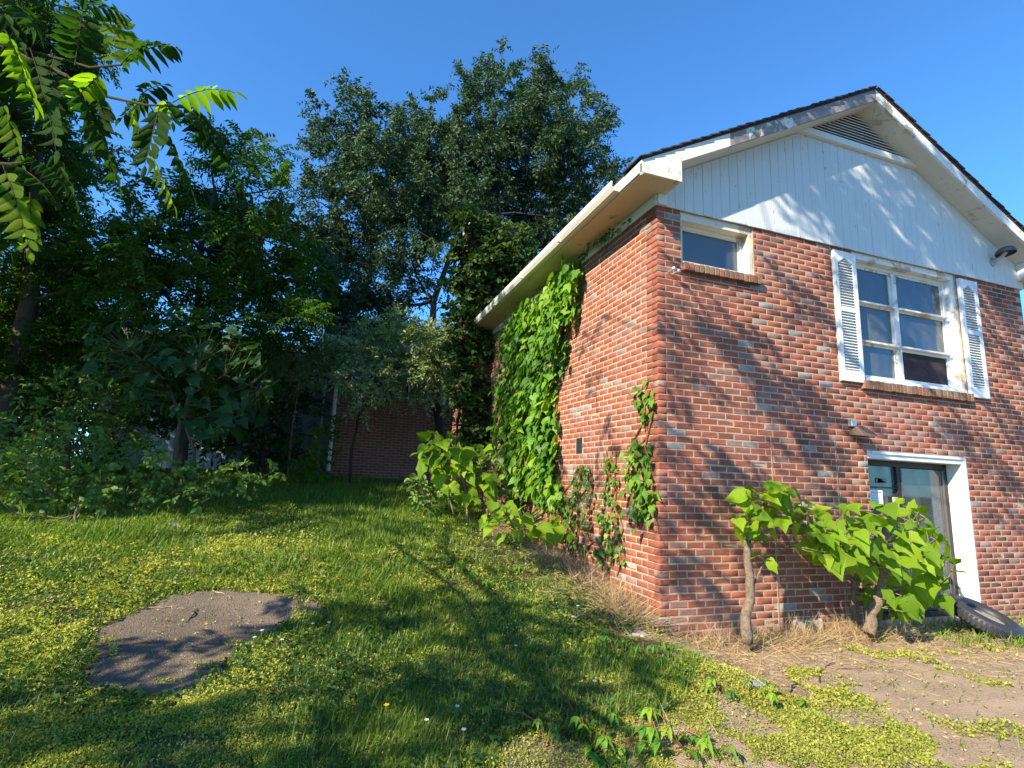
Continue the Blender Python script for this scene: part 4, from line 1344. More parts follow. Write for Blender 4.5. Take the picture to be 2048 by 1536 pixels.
# --- climbing vines on the side wall (plane x=0)
def vine(name, label, poly_px, n, size, org, seed, thick=.12, nbig=300, droop=1.0, hi=.9, lo=.05, strands=6, plane=0, pv=0.0, mat_set=None, gap=.36):
    org = np.array(org, float)
    root = thing(name, org, label, "climbing vine")
    poly = []
    for p in poly_px:
        q = at(p[0], p[1], plane, pv); poly.append((q[1 - plane], q[2]))
    pts = poly_pts(poly, n, seed)
    r = np.random.default_rng(seed)
    pts = np.array(pts)
    pts = pts + r.normal(size=pts.shape) * size * .55 * (fbm(pts[:, 0] * 2.5, pts[:, 1] * 2.5, seed + 4)[:, None] > .5)
    pts = pts[(fbm(pts[:, 0] * 3.2, pts[:, 1] * 2.6, seed + 9) > gap)]
    pts = pts[pts[:, 0] > .02] if plane == 0 else pts
    m = len(pts)
    depth = -r.uniform(.015, thick, m) * (.4 + .6 * vnoise(pts[:, 0] * 3, pts[:, 1] * 3, seed))
    P = np.zeros((m, 3)); P[:, plane] = pv + depth; P[:, 1 - plane] = pts[:, 0]; P[:, 2] = pts[:, 1]
    A = np.zeros((m, 3)); A[:, 2] = -droop; A[:, 1 - plane] = r.normal(size=m) * .65; A[:, plane] = -r.uniform(.1, 1.1, m); A[:, 2] *= r.uniform(.3, 1.1, m)
    N = np.zeros((m, 3)); N[:, plane] = -1; N[:, 2] = .7; N += r.normal(size=(m, 3)) * .45
    L = size * r.uniform(.55, 1.2, m)
    # lighter and darker in noise patches
    tn = np.clip(lo + (hi - lo) * fbm(pts[:, 0] * 1.6, pts[:, 1] * 1.6, seed) * 1.25 - .15 + r.normal(size=m) * .14, .02, .98)
    score = L / np.linalg.norm(P - CAM, axis=1) - depth * .4
    order = np.argsort(-score)
    nb_ = min(nbig, m)
    ms = mat_set or VIN
    for i in order[:nb_]:
        leaf_obj(ms[i % len(ms)], root, org, P[i], A[i], N[i], float(L[i]), float(L[i] * r.uniform(.75, 1.0)), float(tn[i]))
    rest = order[nb_:]
    if len(rest):
        V, F, TT = cloud(P[rest], A[rest], N[rest], L[rest], L[rest] * .85, T_IVY, tn[rest])
        o = add_obj("leaf_mass", np_mesh("leaf_mass", V - org, F, M_leaf_vine, TT, smooth=True), root)
        o.color = (0, 0, 0, 1); o["kind"] = "stuff"
    # woody strands
    sm = MB(org)
    q = np.array(poly); z0, z1 = q[:, 1].min(), q[:, 1].max()
    for s in range(strands):
        path = []; 
        for t in np.linspace(0, 1, 12):
            z = z0 + (z1 - z0) * t
            row = pts[np.abs(pts[:, 1] - z) < .2]
            if len(row) == 0: continue
            a = np.quantile(row[:, 0], (s + .5) / strands) + r.normal() * .04
            v = [0, 0, z]; v[plane] = pv - .012; v[1 - plane] = a; path.append(v)
        if len(path) > 2: sm.tube(path, [.009] * (len(path) - 1) + [.003], 5, .2)
    # hanging tendrils
    for k in range(strands * 4):
        i = r.integers(m); p = P[i].copy(); e = p + np.array([0, 0, -r.uniform(.1, .35)]); e[1 - plane] += r.normal() * .06; e[plane] += .02
        sm.tube([p, (p + e) / 2 + r.normal(size=3) * .01, e], [.003, .003, .002], 3)
    sm.build("vine_stem", M_vstem, root)
    return root
g0 = at(1100, 1040, 0, 0)
vine("climbing_vine", "thick leafy vine curtain hanging down the side wall from under the gutter", [(1170, 515), (1140, 540), (1100, 590), (1050, 620), (1020, 650), (1012, 720), (1008, 850), (1015, 950), (1050, 985), (1110, 1000), (1140, 1010), (1118, 940), (1128, 860), (1118, 800), (1125, 740), (1150, 690), (1140, 660), (1163, 640), (1172, 560)], 3000, .155, (0, g0[1], -3.6), 3, .30, 300, strands=10, gap=.31, lo=.2, hi=1.15)
vine("climbing_vine", "narrow bright vine climbing the brick corner of the house", [(1268, 775), (1290, 782), (1330, 800), (1332, 850), (1310, 880), (1325, 950), (1325, 1000), (1300, 1058), (1275, 1030), (1260, 970), (1266, 900), (1290, 850), (1285, 810)], 230, .095, (0, .2, -3.5), 9, .16, 300, lo=.2, hi=1.0, strands=3)
vine("climbing_vine", "fine-leaved vine rising from the dry grass left of the corner vine", [(1218, 900), (1232, 900), (1240, 960), (1245, 1040), (1255, 1120), (1250, 1145), (1205, 1140), (1200, 1060), (1210, 990)], 220, .06, (0, .8, -3.7), 13, .12, 300, lo=.15, hi=.95, strands=3)
vine("climbing_vine", "dark straggling vine beside the whitewashed brick strip on the side wall", [(1150, 940), (1190, 930), (1196, 1010), (1190, 1100), (1150, 1105), (1130, 1060), (1070, 1060), (1040, 1010), (1100, 1000), (1150, 990)], 520, .07, (0, 1.3, -3.6), 17, .22, 300, lo=.05, hi=.6, strands=5)
vine("climbing_vine", "sparse dark tendrils of vine along the joint of soffit and frieze board", [(1255, 440), (1262, 450), (1190, 500), (1140, 545), (1090, 600), (1075, 590), (1120, 535), (1170, 495)], 230, .06, (0, 1.2, 0), 19, .14, 230, lo=0, hi=.4, strands=2)

# --- shrubs, chimney ivy and trees
rows = [(970, 460, 30), (1020, 470, 30), (1000, 500, 34), (1030, 510, 30), (925, 680, 26), (930, 740, 26), (960, 700, 26), (925, 800, 26), (950, 850, 30), (930, 900, 28), (915, 620, 22), (912, 560, 20), (930, 440, 22), (915, 500, 18), (905, 700, 16), (905, 780, 16), (960, 780, 28), (975, 850, 24), (1050, 540, 20), (1050, 480, 16), (960, 530, 34), (1000, 560, 36), (960, 600, 34), (1010, 610, 30), (940, 640, 26), (930, 570, 24), (1030, 540, 24), (985, 650, 30), (1040, 590, 22), (930, 500, 24)]
make_tree("ivy_cover", "dark ivy mass clinging round the chimney above the roof", [gz(on(905, 985, 5.85)), on(915, 850, 5.85), on(935, 700, 5.85), on(960, 600, 5.85)], px_clumps(rows, 5.8, .2), M_leaf_dark, M_bark_d, .11, .075, 900, 8, .2, T_OVAL, cat="ivy", r0=.03, lo=0, hi=.25)  # low leaf tint puts the shade on the chimney ivy into its colour

# big broad tree behind the wing
rowsC = [(800, 345, 50), (830, 400, 55), (570, 450, 30), (740, 400, 50), (640, 540, 45), (700, 250, 62), (655, 330, 62), (755, 320, 80), (680, 430, 80), (620, 480, 60), (610, 400, 40), (845, 300, 70), (905, 260, 60), (960, 200, 50), (1000, 165, 42), (1080, 130, 28, 1.3), (1060, 210, 62), (1100, 170, 30), (1150, 190, 36), (1185, 280, 50), (1120, 320, 90), (1000, 320, 100), (900, 380, 95), (800, 440, 90), (720, 520, 80, .8), (1215, 360, 34), (1130, 430, 78), (1030, 430, 95), (930, 450, 75), (830, 540, 60, .7), (760, 600, 75), (660, 590, 60), (1090, 500, 50, .7), (690, 640, 50), (780, 660, 60), (1190, 420, 40), (1240, 340, 16), (720, 190, 25), (1165, 160, 16), (560, 520, 40, .7), (870, 200, 24), (1190, 225, 24)]
tb = gz(on(885, 965, 8.2))
make_tree("oval_leaf_tree", "large dark spreading tree rising behind the rear wing with oval leaves", [tb, on(880, 850, 8.2), on(862, 700, 8.4), on(868, 600, 8.8), on(905, 500, 9.2), on(960, 420, 9.4)], px_clumps(rowsC, 9.6, 1.3), M_leaf_oval, M_bark_d, .125, .052, 430, 10, .36, T_DIA, r0=.13, lo=.0, hi=.8, shoots=11)
# pale small tree in front of the wing window
rows = [(740, 660, 26), (790, 680, 34), (840, 675, 30), (890, 680, 40), (920, 710, 34), (860, 720, 36), (800, 730, 34), (750, 760, 30), (880, 740, 30), (780, 790, 20), (930, 680, 24), (700, 740, 22), (715, 700, 22), (760, 720, 30), (820, 780, 18), (720, 780, 20), (930, 740, 18), (760, 690, 30), (840, 740, 26), (690, 700, 26), (730, 800, 22), (770, 770, 26), (850, 780, 20), (680, 760, 20), (920, 780, 16), (800, 640, 22), (720, 830, 14)]
b_ = gz(on(700, 965, 7.4))
make_tree("grey_leaf_tree", "small pale-leaved tree spreading before the rear wing's window", [b_, on(703, 900, 7.4), on(715, 850, 7.4), on(740, 790, 7.3), on(790, 740, 7.2), on(850, 700, 7.2)], px_clumps(rows, 7.2, .5), M_leaf_grey, M_bark_d, .10, .04, 700, 10, .3, T_DIA, r0=.035, lo=.3, hi=1)
rows = [(620, 700, 30), (580, 720, 30), (640, 740, 26), (560, 700, 26), (600, 760, 22), (650, 700, 22)]
make_tree("grey_leaf_tree", "second pale-leaved sapling drooping over the downspout's left", [gz(on(575, 960, 8.4)), on(585, 850, 8.4), on(600, 760, 8.3)], px_clumps(rows, 8.3, .5), M_leaf_grey, M_twig, .10, .04, 520, 10, .3, T_DIA, r0=.03, lo=.1, hi=.9)
rows = [(640, 880, 22), (660, 860, 16), (620, 900, 18), (650, 920, 24), (600, 930, 26), (640, 940, 24)]
make_tree("leafy_shrub", "yellow-green shrub at the foot of the white downspout", [gz(on(635, 975, 7.8)), on(636, 920, 7.8), on(640, 880, 7.8)], px_clumps(rows, 7.9, .4), M_leaf_ail, M_twig, .10, .05, 200, 8, .25, T_OVAL, cat="shrub", r0=.015, lo=.3, hi=1)

# left mass: ailanthus tree and its neighbours
rowsB = [(430, 290, 40), (475, 330, 60), (520, 390, 50), (400, 415, 60), (330, 420, 40), (290, 490, 70), (420, 510, 95), (530, 480, 60), (560, 560, 60), (600, 620, 50), (570, 640, 50), (620, 560, 36), (330, 590, 95), (480, 620, 85), (250, 560, 70), (400, 690, 80), (550, 300, 16), (560, 370, 22), (500, 290, 20)]
tB = gz(on(360, 985, 6.3))
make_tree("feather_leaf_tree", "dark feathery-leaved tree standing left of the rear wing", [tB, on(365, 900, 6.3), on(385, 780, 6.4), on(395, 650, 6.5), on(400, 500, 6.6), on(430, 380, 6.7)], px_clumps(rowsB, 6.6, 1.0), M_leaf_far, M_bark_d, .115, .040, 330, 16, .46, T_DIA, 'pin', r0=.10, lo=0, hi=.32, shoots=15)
rowsB2 = [(60, 480, 95), (110, 450, 50), (60, 300, 80), (110, 170, 75), (40, 60, 110), (150, 40, 45), (180, 110, 30), (180, 560, 90), (70, 600, 100), (180, 650, 70), (40, 720, 80), (100, 380, 80), (120, 720, 60)]
make_tree("feather_leaf_tree", "tall feathery tree filling the left edge of the view", [gz(on(-20, 1000, 7.6)), on(0, 850, 7.6), on(30, 720, 7.6), on(60, 600, 7.6), on(70, 420, 7.8), on(80, 250, 8)], px_clumps(rowsB2, 8.2, 1.2), M_leaf_far, M_bark, .115, .042, 330, 16, .5, T_DIA, 'pin', r0=.22, lo=.0, hi=.62, shoots=13)
rowsL = [(120, 800, 60), (200, 800, 60), (60, 860, 60), (160, 870, 60), (240, 850, 50), (20, 930, 60), (100, 930, 50), (220, 740, 60), (300, 720, 60)]
make_tree("understorey_tree", "yellow-green understorey tree lit at the left below the tall feathery tree", [gz(on(130, 1000, 6.2)), on(135, 900, 6.2), on(150, 820, 6.3)], px_clumps(rowsL, 6.4, .9), M_leaf_bush, M_bark, .10, .05, 190, 9, .3, T_OVAL, r0=.05, lo=.0, hi=.75)
rowsX = [(180, 900, 40), (60, 830, 50), (20, 870, 40), (110, 860, 40), (350, 860, 36, .6), (420, 870, 36, .6), (560, 820, 36), (600, 900, 30, .7), (640, 920, 24, .7), (480, 950, 24), (380, 690, 60), (60, 780, 50), (480, 900, 40), (520, 850, 50), (560, 900, 40), (540, 780, 40), (500, 720, 50), (230, 870, 45), (300, 800, 50), (380, 800, 50), (440, 780, 50), (300, 740, 60), (400, 740, 50), (470, 830, 40), (200, 700, 60), (560, 960, 22), (330, 960, 20, .6), (450, 960, 24), (260, 950, 24, .7), (540, 650, 40, .7), (620, 640, 30, .8), (590, 690, 30), (640, 600, 26), (650, 700, 22), (640, 760, 20), (610, 800, 26), (640, 840, 20)]
make_tree("dark_understorey_tree", "dark understorey tree filling the gap between garage and rear wing", [gz(on(520, 985, 8.8)), on(525, 900, 8.8), on(530, 800, 8.9), on(500, 720, 9)], px_clumps(rowsX, 9.2, .8), M_leaf_dark, M_bark_d, .13, .06, 230, 10, .4, T_OVAL, r0=.06, lo=0, hi=.9)
# paulownia-like broad-leaved sapling round the trunk
cf = gz(on(350, 985, 4.9))
pF = [(170, 660), (230, 630), (330, 640), (440, 640), (520, 690), (560, 760), (540, 830), (480, 860), (420, 880), (370, 850), (300, 800), (250, 780), (180, 740)]
catalpa("broad_leaf_sapling", "broad-leaved sapling with forked thin trunk amid the dark trees on the left", cf, [([cf, on(352, 900, 4.9), on(362, 850, 4.9), on(380, 790, 4.9), on(400, 720, 4.9)], .045), ([gz(on(392, 985, 4.9)), on(388, 900, 4.9), on(370, 850, 4.9), on(330, 760, 4.9), on(260, 700, 4.9)], .028), ([on(380, 790, 4.9), on(450, 750, 4.9), on(520, 780, 4.9)], .018)],
        wl2(poly_pts(pF, 210, 41, 13), 4.9, .8, 1.0, 41), .21, bark=M_bark, mat_set=leaf_mesh_set("leaf", [T_HEART, T_HEART2, T_HEART3], M_leaf_bush), lo=.0, hi=.6)
# brambles along the left edge of the lawn
rowsG = [(30, 960, 42), (90, 985, 40), (20, 1020, 42), (80, 1040, 36), (150, 1000, 36), (200, 1020, 30), (140, 1050, 28), (250, 1000, 34), (300, 980, 30), (340, 1000, 24), (260, 1045, 20), (60, 1070, 26), (10, 1080, 26), (200, 960, 34), (130, 950, 36), (400, 985, 26), (450, 975, 24), (500, 960, 22), (320, 940, 30), (180, 905, 34), (100, 890, 34), (40, 900, 36), (250, 930, 30), (540, 955, 20), (360, 960, 30), (420, 955, 26), (480, 945, 24), (300, 900, 30), (60, 930, 40), (220, 880, 30)]
make_tree("bramble_thicket", "low bramble thicket sprawling along the left edge of the lawn", [gz(on(150, 1060, 3.0)), on(150, 1030, 3.0), on(160, 1000, 3.4)], px_clumps(rowsG, 3.9, .7), M_leaf_bush, M_twig, .085, .055, 330, 8, .2, T_OVAL, cat="bramble", r0=.02, lo=.1, hi=1.0)
# far trees beyond the buildings closing the horizon
def far_tree(x, y, h, r, lab):
    base = np.array([x, y, float(gh(x, y))])
    cl = []
    rr = random.Random(int(x * 7 + y))
    for k in range(14):
        cl.append((x + rr.uniform(-r, r), y + rr.uniform(-r, r) * .7, base[2] + h * rr.uniform(.35, .95), r * rr.uniform(.4, .6)))
    make_tree("background_tree", lab, [base, base + [0, 0, h * .3], base + [.2, 0, h * .6]], cl, M_leaf_dark, M_bark_d, .34, .2, 26, 7, .6, T_DIA, r0=.25, lo=.1, hi=1, twigs=False, group="trees closing the view behind the yard")
FT = ["nearest background tree seen between the trunks at the left edge", "background tree far behind the left end of the garage", "broad background tree farthest left on the skyline", "background tree just beyond the garage's left corner", "background tree over the middle of the garage roof", "background tree behind the garage roof beside the rear wing", "tall background tree at the far left behind the thicket", "small background tree left of the garage wall", "background tree rising behind the brick chimney"]
for x, y, h, r in ((-15, 19, 5, 2.6), (-19, 27, 6, 3.4), (-25, 26, 7, 3.6), (-16, 22, 5.5, 3.2), (-11, 24, 5.2, 3), (-6, 25, 4.6, 2.8), (-20, 16, 6, 3.2), (-15.5, 12, 4.8, 2.2), (1.5, 24, 5, 3)):
    far_tree(x, y, h, r, FT.pop(0))

# ------------------------------------------------------------------ foreground branch of the walnut-like tree (upper left) + the crown that shades the yard
big_base = np.array([-7.4, -9.2, float(gh(-7.4, -9.2))])
shade = thing("overhanging_tree", big_base, "big overhanging tree whose long feathery leaf branch reaches into the upper left", "tree")
def compound(A0, B0, n, ll, w, sagv=.12, parent=None, single=False, roll=0.0):
    """one compound leaf from A0 to B0 with n leaflets"""
    A0 = np.array(A0); B0 = np.array(B0); Ln = np.linalg.norm(B0 - A0)
    mid = (A0 + B0) / 2 + np.array([0, 0, sagv * Ln])
    out = []
    d0 = nrm((B0 - A0)[None])[0]
    side = nrm(np.cross(d0, [0, 0, 1.0])[None])[0]
    if abs(d0[2]) > .9: side = RT.copy()
    side = side * math.cos(roll) + np.cross(d0, side) * math.sin(roll)
    nn = np.cross(side, d0)
    if nn[2] < 0 and roll == 0: nn = -nn
    pts = [(1 - t) ** 2 * A0 + 2 * t * (1 - t) * mid + t * t * B0 for t in np.linspace(0, 1, 12)]
    for k in range(n):
        t = .12 + .88 * (k // 2) / ((n - 1) / 2 + 1e-6)
        t = min(t, 1)
        p = (1 - t) ** 2 * A0 + 2 * t * (1 - t) * mid + t * t * B0
        tg = 2 * (1 - t) * (mid - A0) + 2 * t * (B0 - mid); tg /= np.linalg.norm(tg)
        s = 1 if k % 2 == 0 else -1
        if k == n - 1: D = tg
        else: D = side * s * .9 + tg * .35 + np.array([0, 0, -.42]) + rng.normal(size=3) * .1
        N = nn + rng.normal(size=3) * .15
        sc = (.75 + .45 * math.sin(math.pi * min(1, t * .9 + .1)))
        out.append((p, D, N, ll * sc * rng.uniform(.9, 1.1), w * sc))
    return pts, out
DD = 3.4
def fp(px, py, dep=DD):
    d = pdir(px, py); return CAM + d * dep
LEAFLET = leaf_mesh_set("leaflet", [leaf_tmpl([(0, .01), (.08, .30), (.3, .5), (.6, .42), (.85, .18), (1, .005)], .2, .25), leaf_tmpl([(0, .01), (.1, .34), (.34, .5), (.62, .36), (.86, .14), (1, .005)], .4, .4)], M_leaf_ail)
M_leaf_frond = leaf_mat('leaf_frond_lit', [(0, (.07, .15, .012)), (1, (.22, .30, .02))], .65, .7, .1)  # lit copy of the leaflet material, backlight put into the brighter colour
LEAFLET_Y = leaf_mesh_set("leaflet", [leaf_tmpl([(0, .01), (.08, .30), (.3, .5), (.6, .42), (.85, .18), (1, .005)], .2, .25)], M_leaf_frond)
LFS = 1.1
leaves = [((232, 135), (224, 26), 16, .1, .10), ((262, 120), (236, 30), 13, .1, .09), ((262, 122), (352, 96), 13, .35, .10), ((345, 205), (470, 186), 15, .3, .105), ((350, 210), (495, 385), 21, .05, .105),
          ((300, 212), (388, 392), 21, .1, .105), ((250, 200), (348, 412), 23, .05, .11), ((135, 150), (238, 372), 23, .12, .115), ((180, 180), (222, 225), 13, .1, .10), ((330, 200), (345, 245), 11, .2, .08),
          ((10, 60), (70, 215), 17, .1, .115), ((60, 95), (112, 300), 19, .1, .115), ((0, 200), (45, 330), 15, .1, .11), ((5, 330), (60, 505), 17, .1, .12), ((60, 320), (128, 370), 11, .2, .09), ((60, 385), (58, 500), 13, .1, .09),
          ((90, 60), (40, 20), 11, .2, .10), ((20, 0), (75, 60), 11, .1, .11), ((200, 150), (150, 200), 13, .1, .10), ((300, 190), (245, 235), 13, .1, .10), ((110, 110), (90, 190), 15, .1, .11), ((0, 100), (30, 180), 13, .1, .11), ((370, 215), (410, 262), 11, .2, .09), ((280, 190), (330, 170), 11, .2, .09), ((0, 395), (25, 500), 13, .1, .11),
          ((150, 130), (165, 20), 15, .1, .10), ((120, 70), (190, 60), 13, .3, .10), ((30, 130), (100, 200), 15, .2, .11), ((200, 190), (190, 300), 19, .1, .105), ((320, 210), (290, 330), 17, .1, .105), ((100, 300), (150, 400), 15, .1, .10), ((390, 215), (450, 300), 17, .15, .10), ((20, 330), (110, 400), 15, .2, .105), ((0, 20), (50, 110), 15, .1, .115), ((110, 150), (110, 260), 17, .1, .11), ((160, 10), (250, 30), 13, .2, .09), ((240, 130), (300, 90), 11, .3, .09)]
stalk = MB(big_base); cnt = 0
main = [fp(-420, -60, 3.6), fp(-200, 0, 3.5), fp(0, 88), fp(70, 125), fp(130, 150), fp(200, 190), fp(290, 210), fp(350, 212), fp(395, 216)]
stalk.tube(main, [.03, .024, .016, .013, .011, .009, .007, .005, .004], 6)
stalk.tube([main[2], fp(100, 112), fp(180, 135), fp(240, 130), fp(262, 122)], [.011, .009, .007, .006, .004], 6)
stalk.tube([fp(-200, 330, 3.6), fp(-60, 325, 3.4), fp(20, 328, 3.4), fp(70, 322, 3.4)], [.02, .012, .008, .005], 6)
restl = []
for i, (a, b, n, sg, ll) in enumerate(leaves):
    dep = DD + .25 * math.sin(i * 1.7)
    A0 = fp(a[0], a[1], dep); B0 = fp(b[0], b[1], dep + .12 * math.cos(i * 2.1))
    pts, lf = compound(A0, B0, n, ll * LFS, ll * LFS * .40, sg)
    stalk.tube(pts, [.0035] * 6 + [.002] * 6, 4)
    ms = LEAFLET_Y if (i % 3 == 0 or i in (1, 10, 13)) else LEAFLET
    for (p, D, N, L_, W_) in lf:
        if cnt < 300:
            leaf_obj(ms[cnt % len(ms)], shade, big_base, p, D, N, L_, W_, float(rng.uniform(.0, .55)), "leaflet"); cnt += 1
        else:
            restl.append((p, D, N, L_, W_))
stalk.build("leaf_stalk", M_branch, shade)
if restl:
    P = np.array([r[0] for r in restl]); D = np.array([r[1] for r in restl]); N = np.array([r[2] for r in restl])
    V, F, TT = cloud(P, D, N, np.array([r[3] for r in restl]), np.array([r[4] for r in restl]), T_OVAL, rng.uniform(.0, .5, len(P)))
    o = add_obj("leaflet_mass", np_mesh("leaflet_mass", V - big_base, F, M_leaf_ail, TT), shade); o.color = (0, 0, 0, 1); o["kind"] = "stuff"

# the crown overhead, out of view: clumps stand where the sun's rays to the shaded spots pass
def up_ray(P, t): return np.array(P) - SUN_DIR * t
SH = []
def seen(q, r):
    d = q - CAM; dep = d @ FW
    if dep < -r: return False
    dep = max(dep, .3); m = r * 1.6 + .55
    return abs(d @ RT) < 0.956 * dep + m and -.72 * dep - m < (d @ UP) < .717 * dep + m
def hang(p, t, r, d):
    while t < 18 and seen(up_ray(p, t), r): t += .4
    q = up_ray(p, t)
    if not seen(q, r): SH.append((q[0], q[1], q[2], r, d))
def shade_ground(px, py, r, t=7.5, d=1.0):
    hang(on_ground(px, py), t, r, d)
def shade_wall(px, py, r, ax, t=7.0, d=1.0):
    hang(at(px, py, ax, 0.0), t, r * .8, d * (1.5 if ax == 1 and py < 545 else .8))
for row in [(60, 1440, .34), (200, 1470, .36), (380, 1500, .36), (640, 1490, .32), (800, 1500, .28, .7), (120, 1525, .36), (520, 1520, .3),
            (660, 1240, .22), (740, 1230, .28), (830, 1225, .32), (940, 1240, .36), (1060, 1235, .34), (1150, 1275, .36), (1010, 1320, .36), (890, 1350, .30), (1110, 1370, .32), (1210, 1330, .26), (1000, 1420, .26, .8), (760, 1400, .26, .8), (1130, 1450, .22, .7), (1280, 1370, .2), (900, 1440, .2, .7),
            (300, 1020, .7), (440, 1010, .8), (560, 1000, .8), (700, 1000, .8), (820, 1010, .7), (640, 1045, .5), (480, 1050, .4), (760, 1060, .4), (900, 1055, .35)]:
    shade_ground(row[0], row[1], row[2], 8.0 if row[1] < 1150 else 6.0, (row[3] if len(row) > 3 else 1.0) * (1.3 if row[1] < 1130 else 1.3))
for row in [(1180, 690, .17), (1205, 635, .10), (1190, 770, .15), (1250, 900, .16), (1200, 880, .14), (1290, 930, .12), (1180, 970, .22), (1250, 1060, .22), (1060, 800, .35), (1050, 900, .4), (1000, 700, .4), (1110, 960, .25)]:
    shade_wall(row[0], row[1], row[2], 0, 6.0, 1.3)
def band(x0, y0, x1, y1, w, n, d=1.0):
    for q in range(n):
        t = (q + .5) / n
        shade_wall(x0 + (x1 - x0) * t + rng.normal() * 8, y0 + (y1 - y0) * t + rng.normal() * 8, w * rng.uniform(.7, 1.25), 1, 5.6, d)
for b in [(1330, 700, 1420, 745, .13, 3, 1.3), (1400, 620, 1720, 880, .20, 11, 1.3), (1440, 700, 1640, 880, .17, 7, 1.2), (1560, 560, 1660, 690, .17, 5, 1.2),
          (1325, 850, 1600, 1060, .12, 8, 1.1), (1330, 960, 1520, 1100, .13, 6, 1.1), (1600, 880, 1700, 1000, .17, 5, 1.2), (1335, 1080, 1460, 1210, .10, 5, 1.0), (1560, 1060, 1700, 1180, .12, 4, 1.0),
          (1930, 620, 2060, 760, .20, 5, 1.2), (1960, 780, 2070, 900, .18, 5, 1.2), (1900, 840, 2040, 980, .13, 6, 1.1), (1990, 980, 2060, 1080, .15, 3, 1.1),
          (1720, 560, 1900, 720, .20, 6, 1.2), (1780, 640, 1880, 760, .16, 4, 1.1)]:
    band(*b)
for k in range(60):
    gx_ = rng.uniform(1.3, 5.9); gz_ = rng.uniform(.0, max(.15, 1.6 - .5 * abs(gx_ - PEAKX)))
    if gx_ < 2.1 and gz_ < .5: continue
    hang(np.array([gx_, 0, gz_]), 6.5, rng.uniform(.14, .28), 1.8)
for yy in np.arange(2.9, 6.2, .55):
    for zz in np.arange(-3.4, .2, .6):
        if yy < 3.5: continue
        hang(np.array([-.1, yy + rng.normal() * .1, zz]), 8.0, .42, 1.0)
for xx in np.arange(-3.2, .1, .7):
    for zz in np.arange(-3.0, .6, .8):
        hang(np.array([xx, 8.8, zz]), 8.0, .55, .8)
for xx in np.arange(-9.5, -3, 1.0):
    for zz in (-2.9, -1.8, -.6, .4):
        hang(np.array([xx, 12, zz]), 8.0, .7, .6)
for zz in np.arange(-3.2, 2.6, .7):
    hang(np.array([-.4, 6.1, zz]), 8.0, .45, 1.0)
mb = MB(big_base)
tr = [big_base, big_base + [.1, .1, 1.6], big_base + [.3, .2, 3.2], big_base + [.7, .3, 4.6], big_base + [1.3, .5, 6.0], big_base + [2.0, .8, 7.4]]
mb.tube(tr, [.30, .27, .24, .20, .16, .12], 12, .1)
mb.tube(limb_path(tr[3], main[0], .05, 8), [.04, .038, .036, .034, .032, .03, .028, .026], 8)
mb.tube(limb_path(tr[2], fp(-200, 330, 3.6), .05, 8), [.032, .03, .028, .026, .024, .022, .02, .018], 8)
skel = [(np.array(p), .15) for p in tr[2:]]
SHB = [c for c in SH if c[1] > .6]; SH = [c for c in SH if c[1] <= .6]
for c in sorted(SH, key=lambda c: np.linalg.norm(np.array(c[:3]) - tr[-2])):
    q = np.array(c[:3]); b0 = min(skel, key=lambda s: np.linalg.norm(s[0] - q) + .8 * max(0, s[0][2] - q[2] - .2))
    path = limb_path(b0[0], q, .03, 5); rr = min(b0[1] * .6, .013)
    mb.tube(path, list(np.linspace(rr, .01, 5)), 5)
    skel += [(p, max(.01, rr * .9)) for p in path[1:]]
mb.build("trunk", M_bark, shade, smooth=True)
O, A = clump_origins([(c[0], c[1], c[2], c[3], c[4]) for c in SH], 150)
V, F, TT = sprigs(O, A, .3 * rng.uniform(.6, 1.2, len(O)), 14, .10, .044, T_DIA, 'pin', .1, .9)
fr = np.array([up_ray(on_ground(px, py), 3.9) for px, py in [(255, 1325), (300, 1300), (340, 1320), (300, 1350), (400, 1290), (450, 1300), (470, 1335), (430, 1345), (380, 1370), (560, 1215), (600, 1205), (250, 1290), (215, 1340), (360, 1290)]])  # unseen fronds, added so that leaf shadows fall on the asphalt patch
fa = np.tile(np.array([.9, .3, -.1]), (len(fr), 1)) + rng.normal(size=(len(fr), 3)) * .35
V2, F2, T2 = sprigs(fr - fa * .2, fa, np.full(len(fr), .5), 20, .14, .045, T_OVAL, 'pin', .2, .8, .2)
o = add_obj("shadow_fronds", np_mesh("shadow_fronds", V2 - big_base, F2, M_leaf_ail, T2), shade); o.color = (0, 0, 0, 1)
o = add_obj("crown", np_mesh("crown", V - big_base, F, M_leaf_ail, TT), shade); o.color = (0, 0, 0, 1)
# second crown further back on the left, rooted on its own trunk
b2 = np.array([-11.2, 2.4, float(gh(-11.2, 2.4))])
sh2 = thing("neighbour_tree", b2, "feathery-leaved tree beyond the left edge casting dappled shade on the back lawn", "tree")
mb = MB(b2); tr2 = [b2, b2 + [.1, 0, 2.0], b2 + [0, .2, 4.0], b2 + [.2, .3, 6.0], b2 + [.5, .2, 8.0]]
mb.tube(tr2, [.22, .2, .17, .13, .09], 10, .1)
skel = [(np.array(p), .12) for p in tr2[1:]]
for c in sorted(SHB, key=lambda c: np.linalg.norm(np.array(c[:3]) - tr2[2])):
    q = np.array(c[:3]); b0 = min(skel, key=lambda s: np.linalg.norm(s[0] - q) + .8 * max(0, s[0][2] - q[2] - .2))
    path = limb_path(b0[0], q, .03, 5); rr = min(b0[1] * .6, .014)
    mb.tube(path, list(np.linspace(rr, .01, 5)), 5)
    skel += [(p, max(.01, rr * .9)) for p in path[1:]]
mb.build("trunk", M_bark, sh2, smooth=True)
O, A = clump_origins([(c[0], c[1], c[2], c[3], c[4]) for c in SHB], 150)
V, F, TT = sprigs(O, A, .3 * rng.uniform(.6, 1.2, len(O)), 14, .10, .044, T_DIA, 'pin', .1, .9)
o = add_obj("crown", np_mesh("crown", V - b2, F, M_leaf_ail, TT), sh2); o.color = (0, 0, 0, 1)
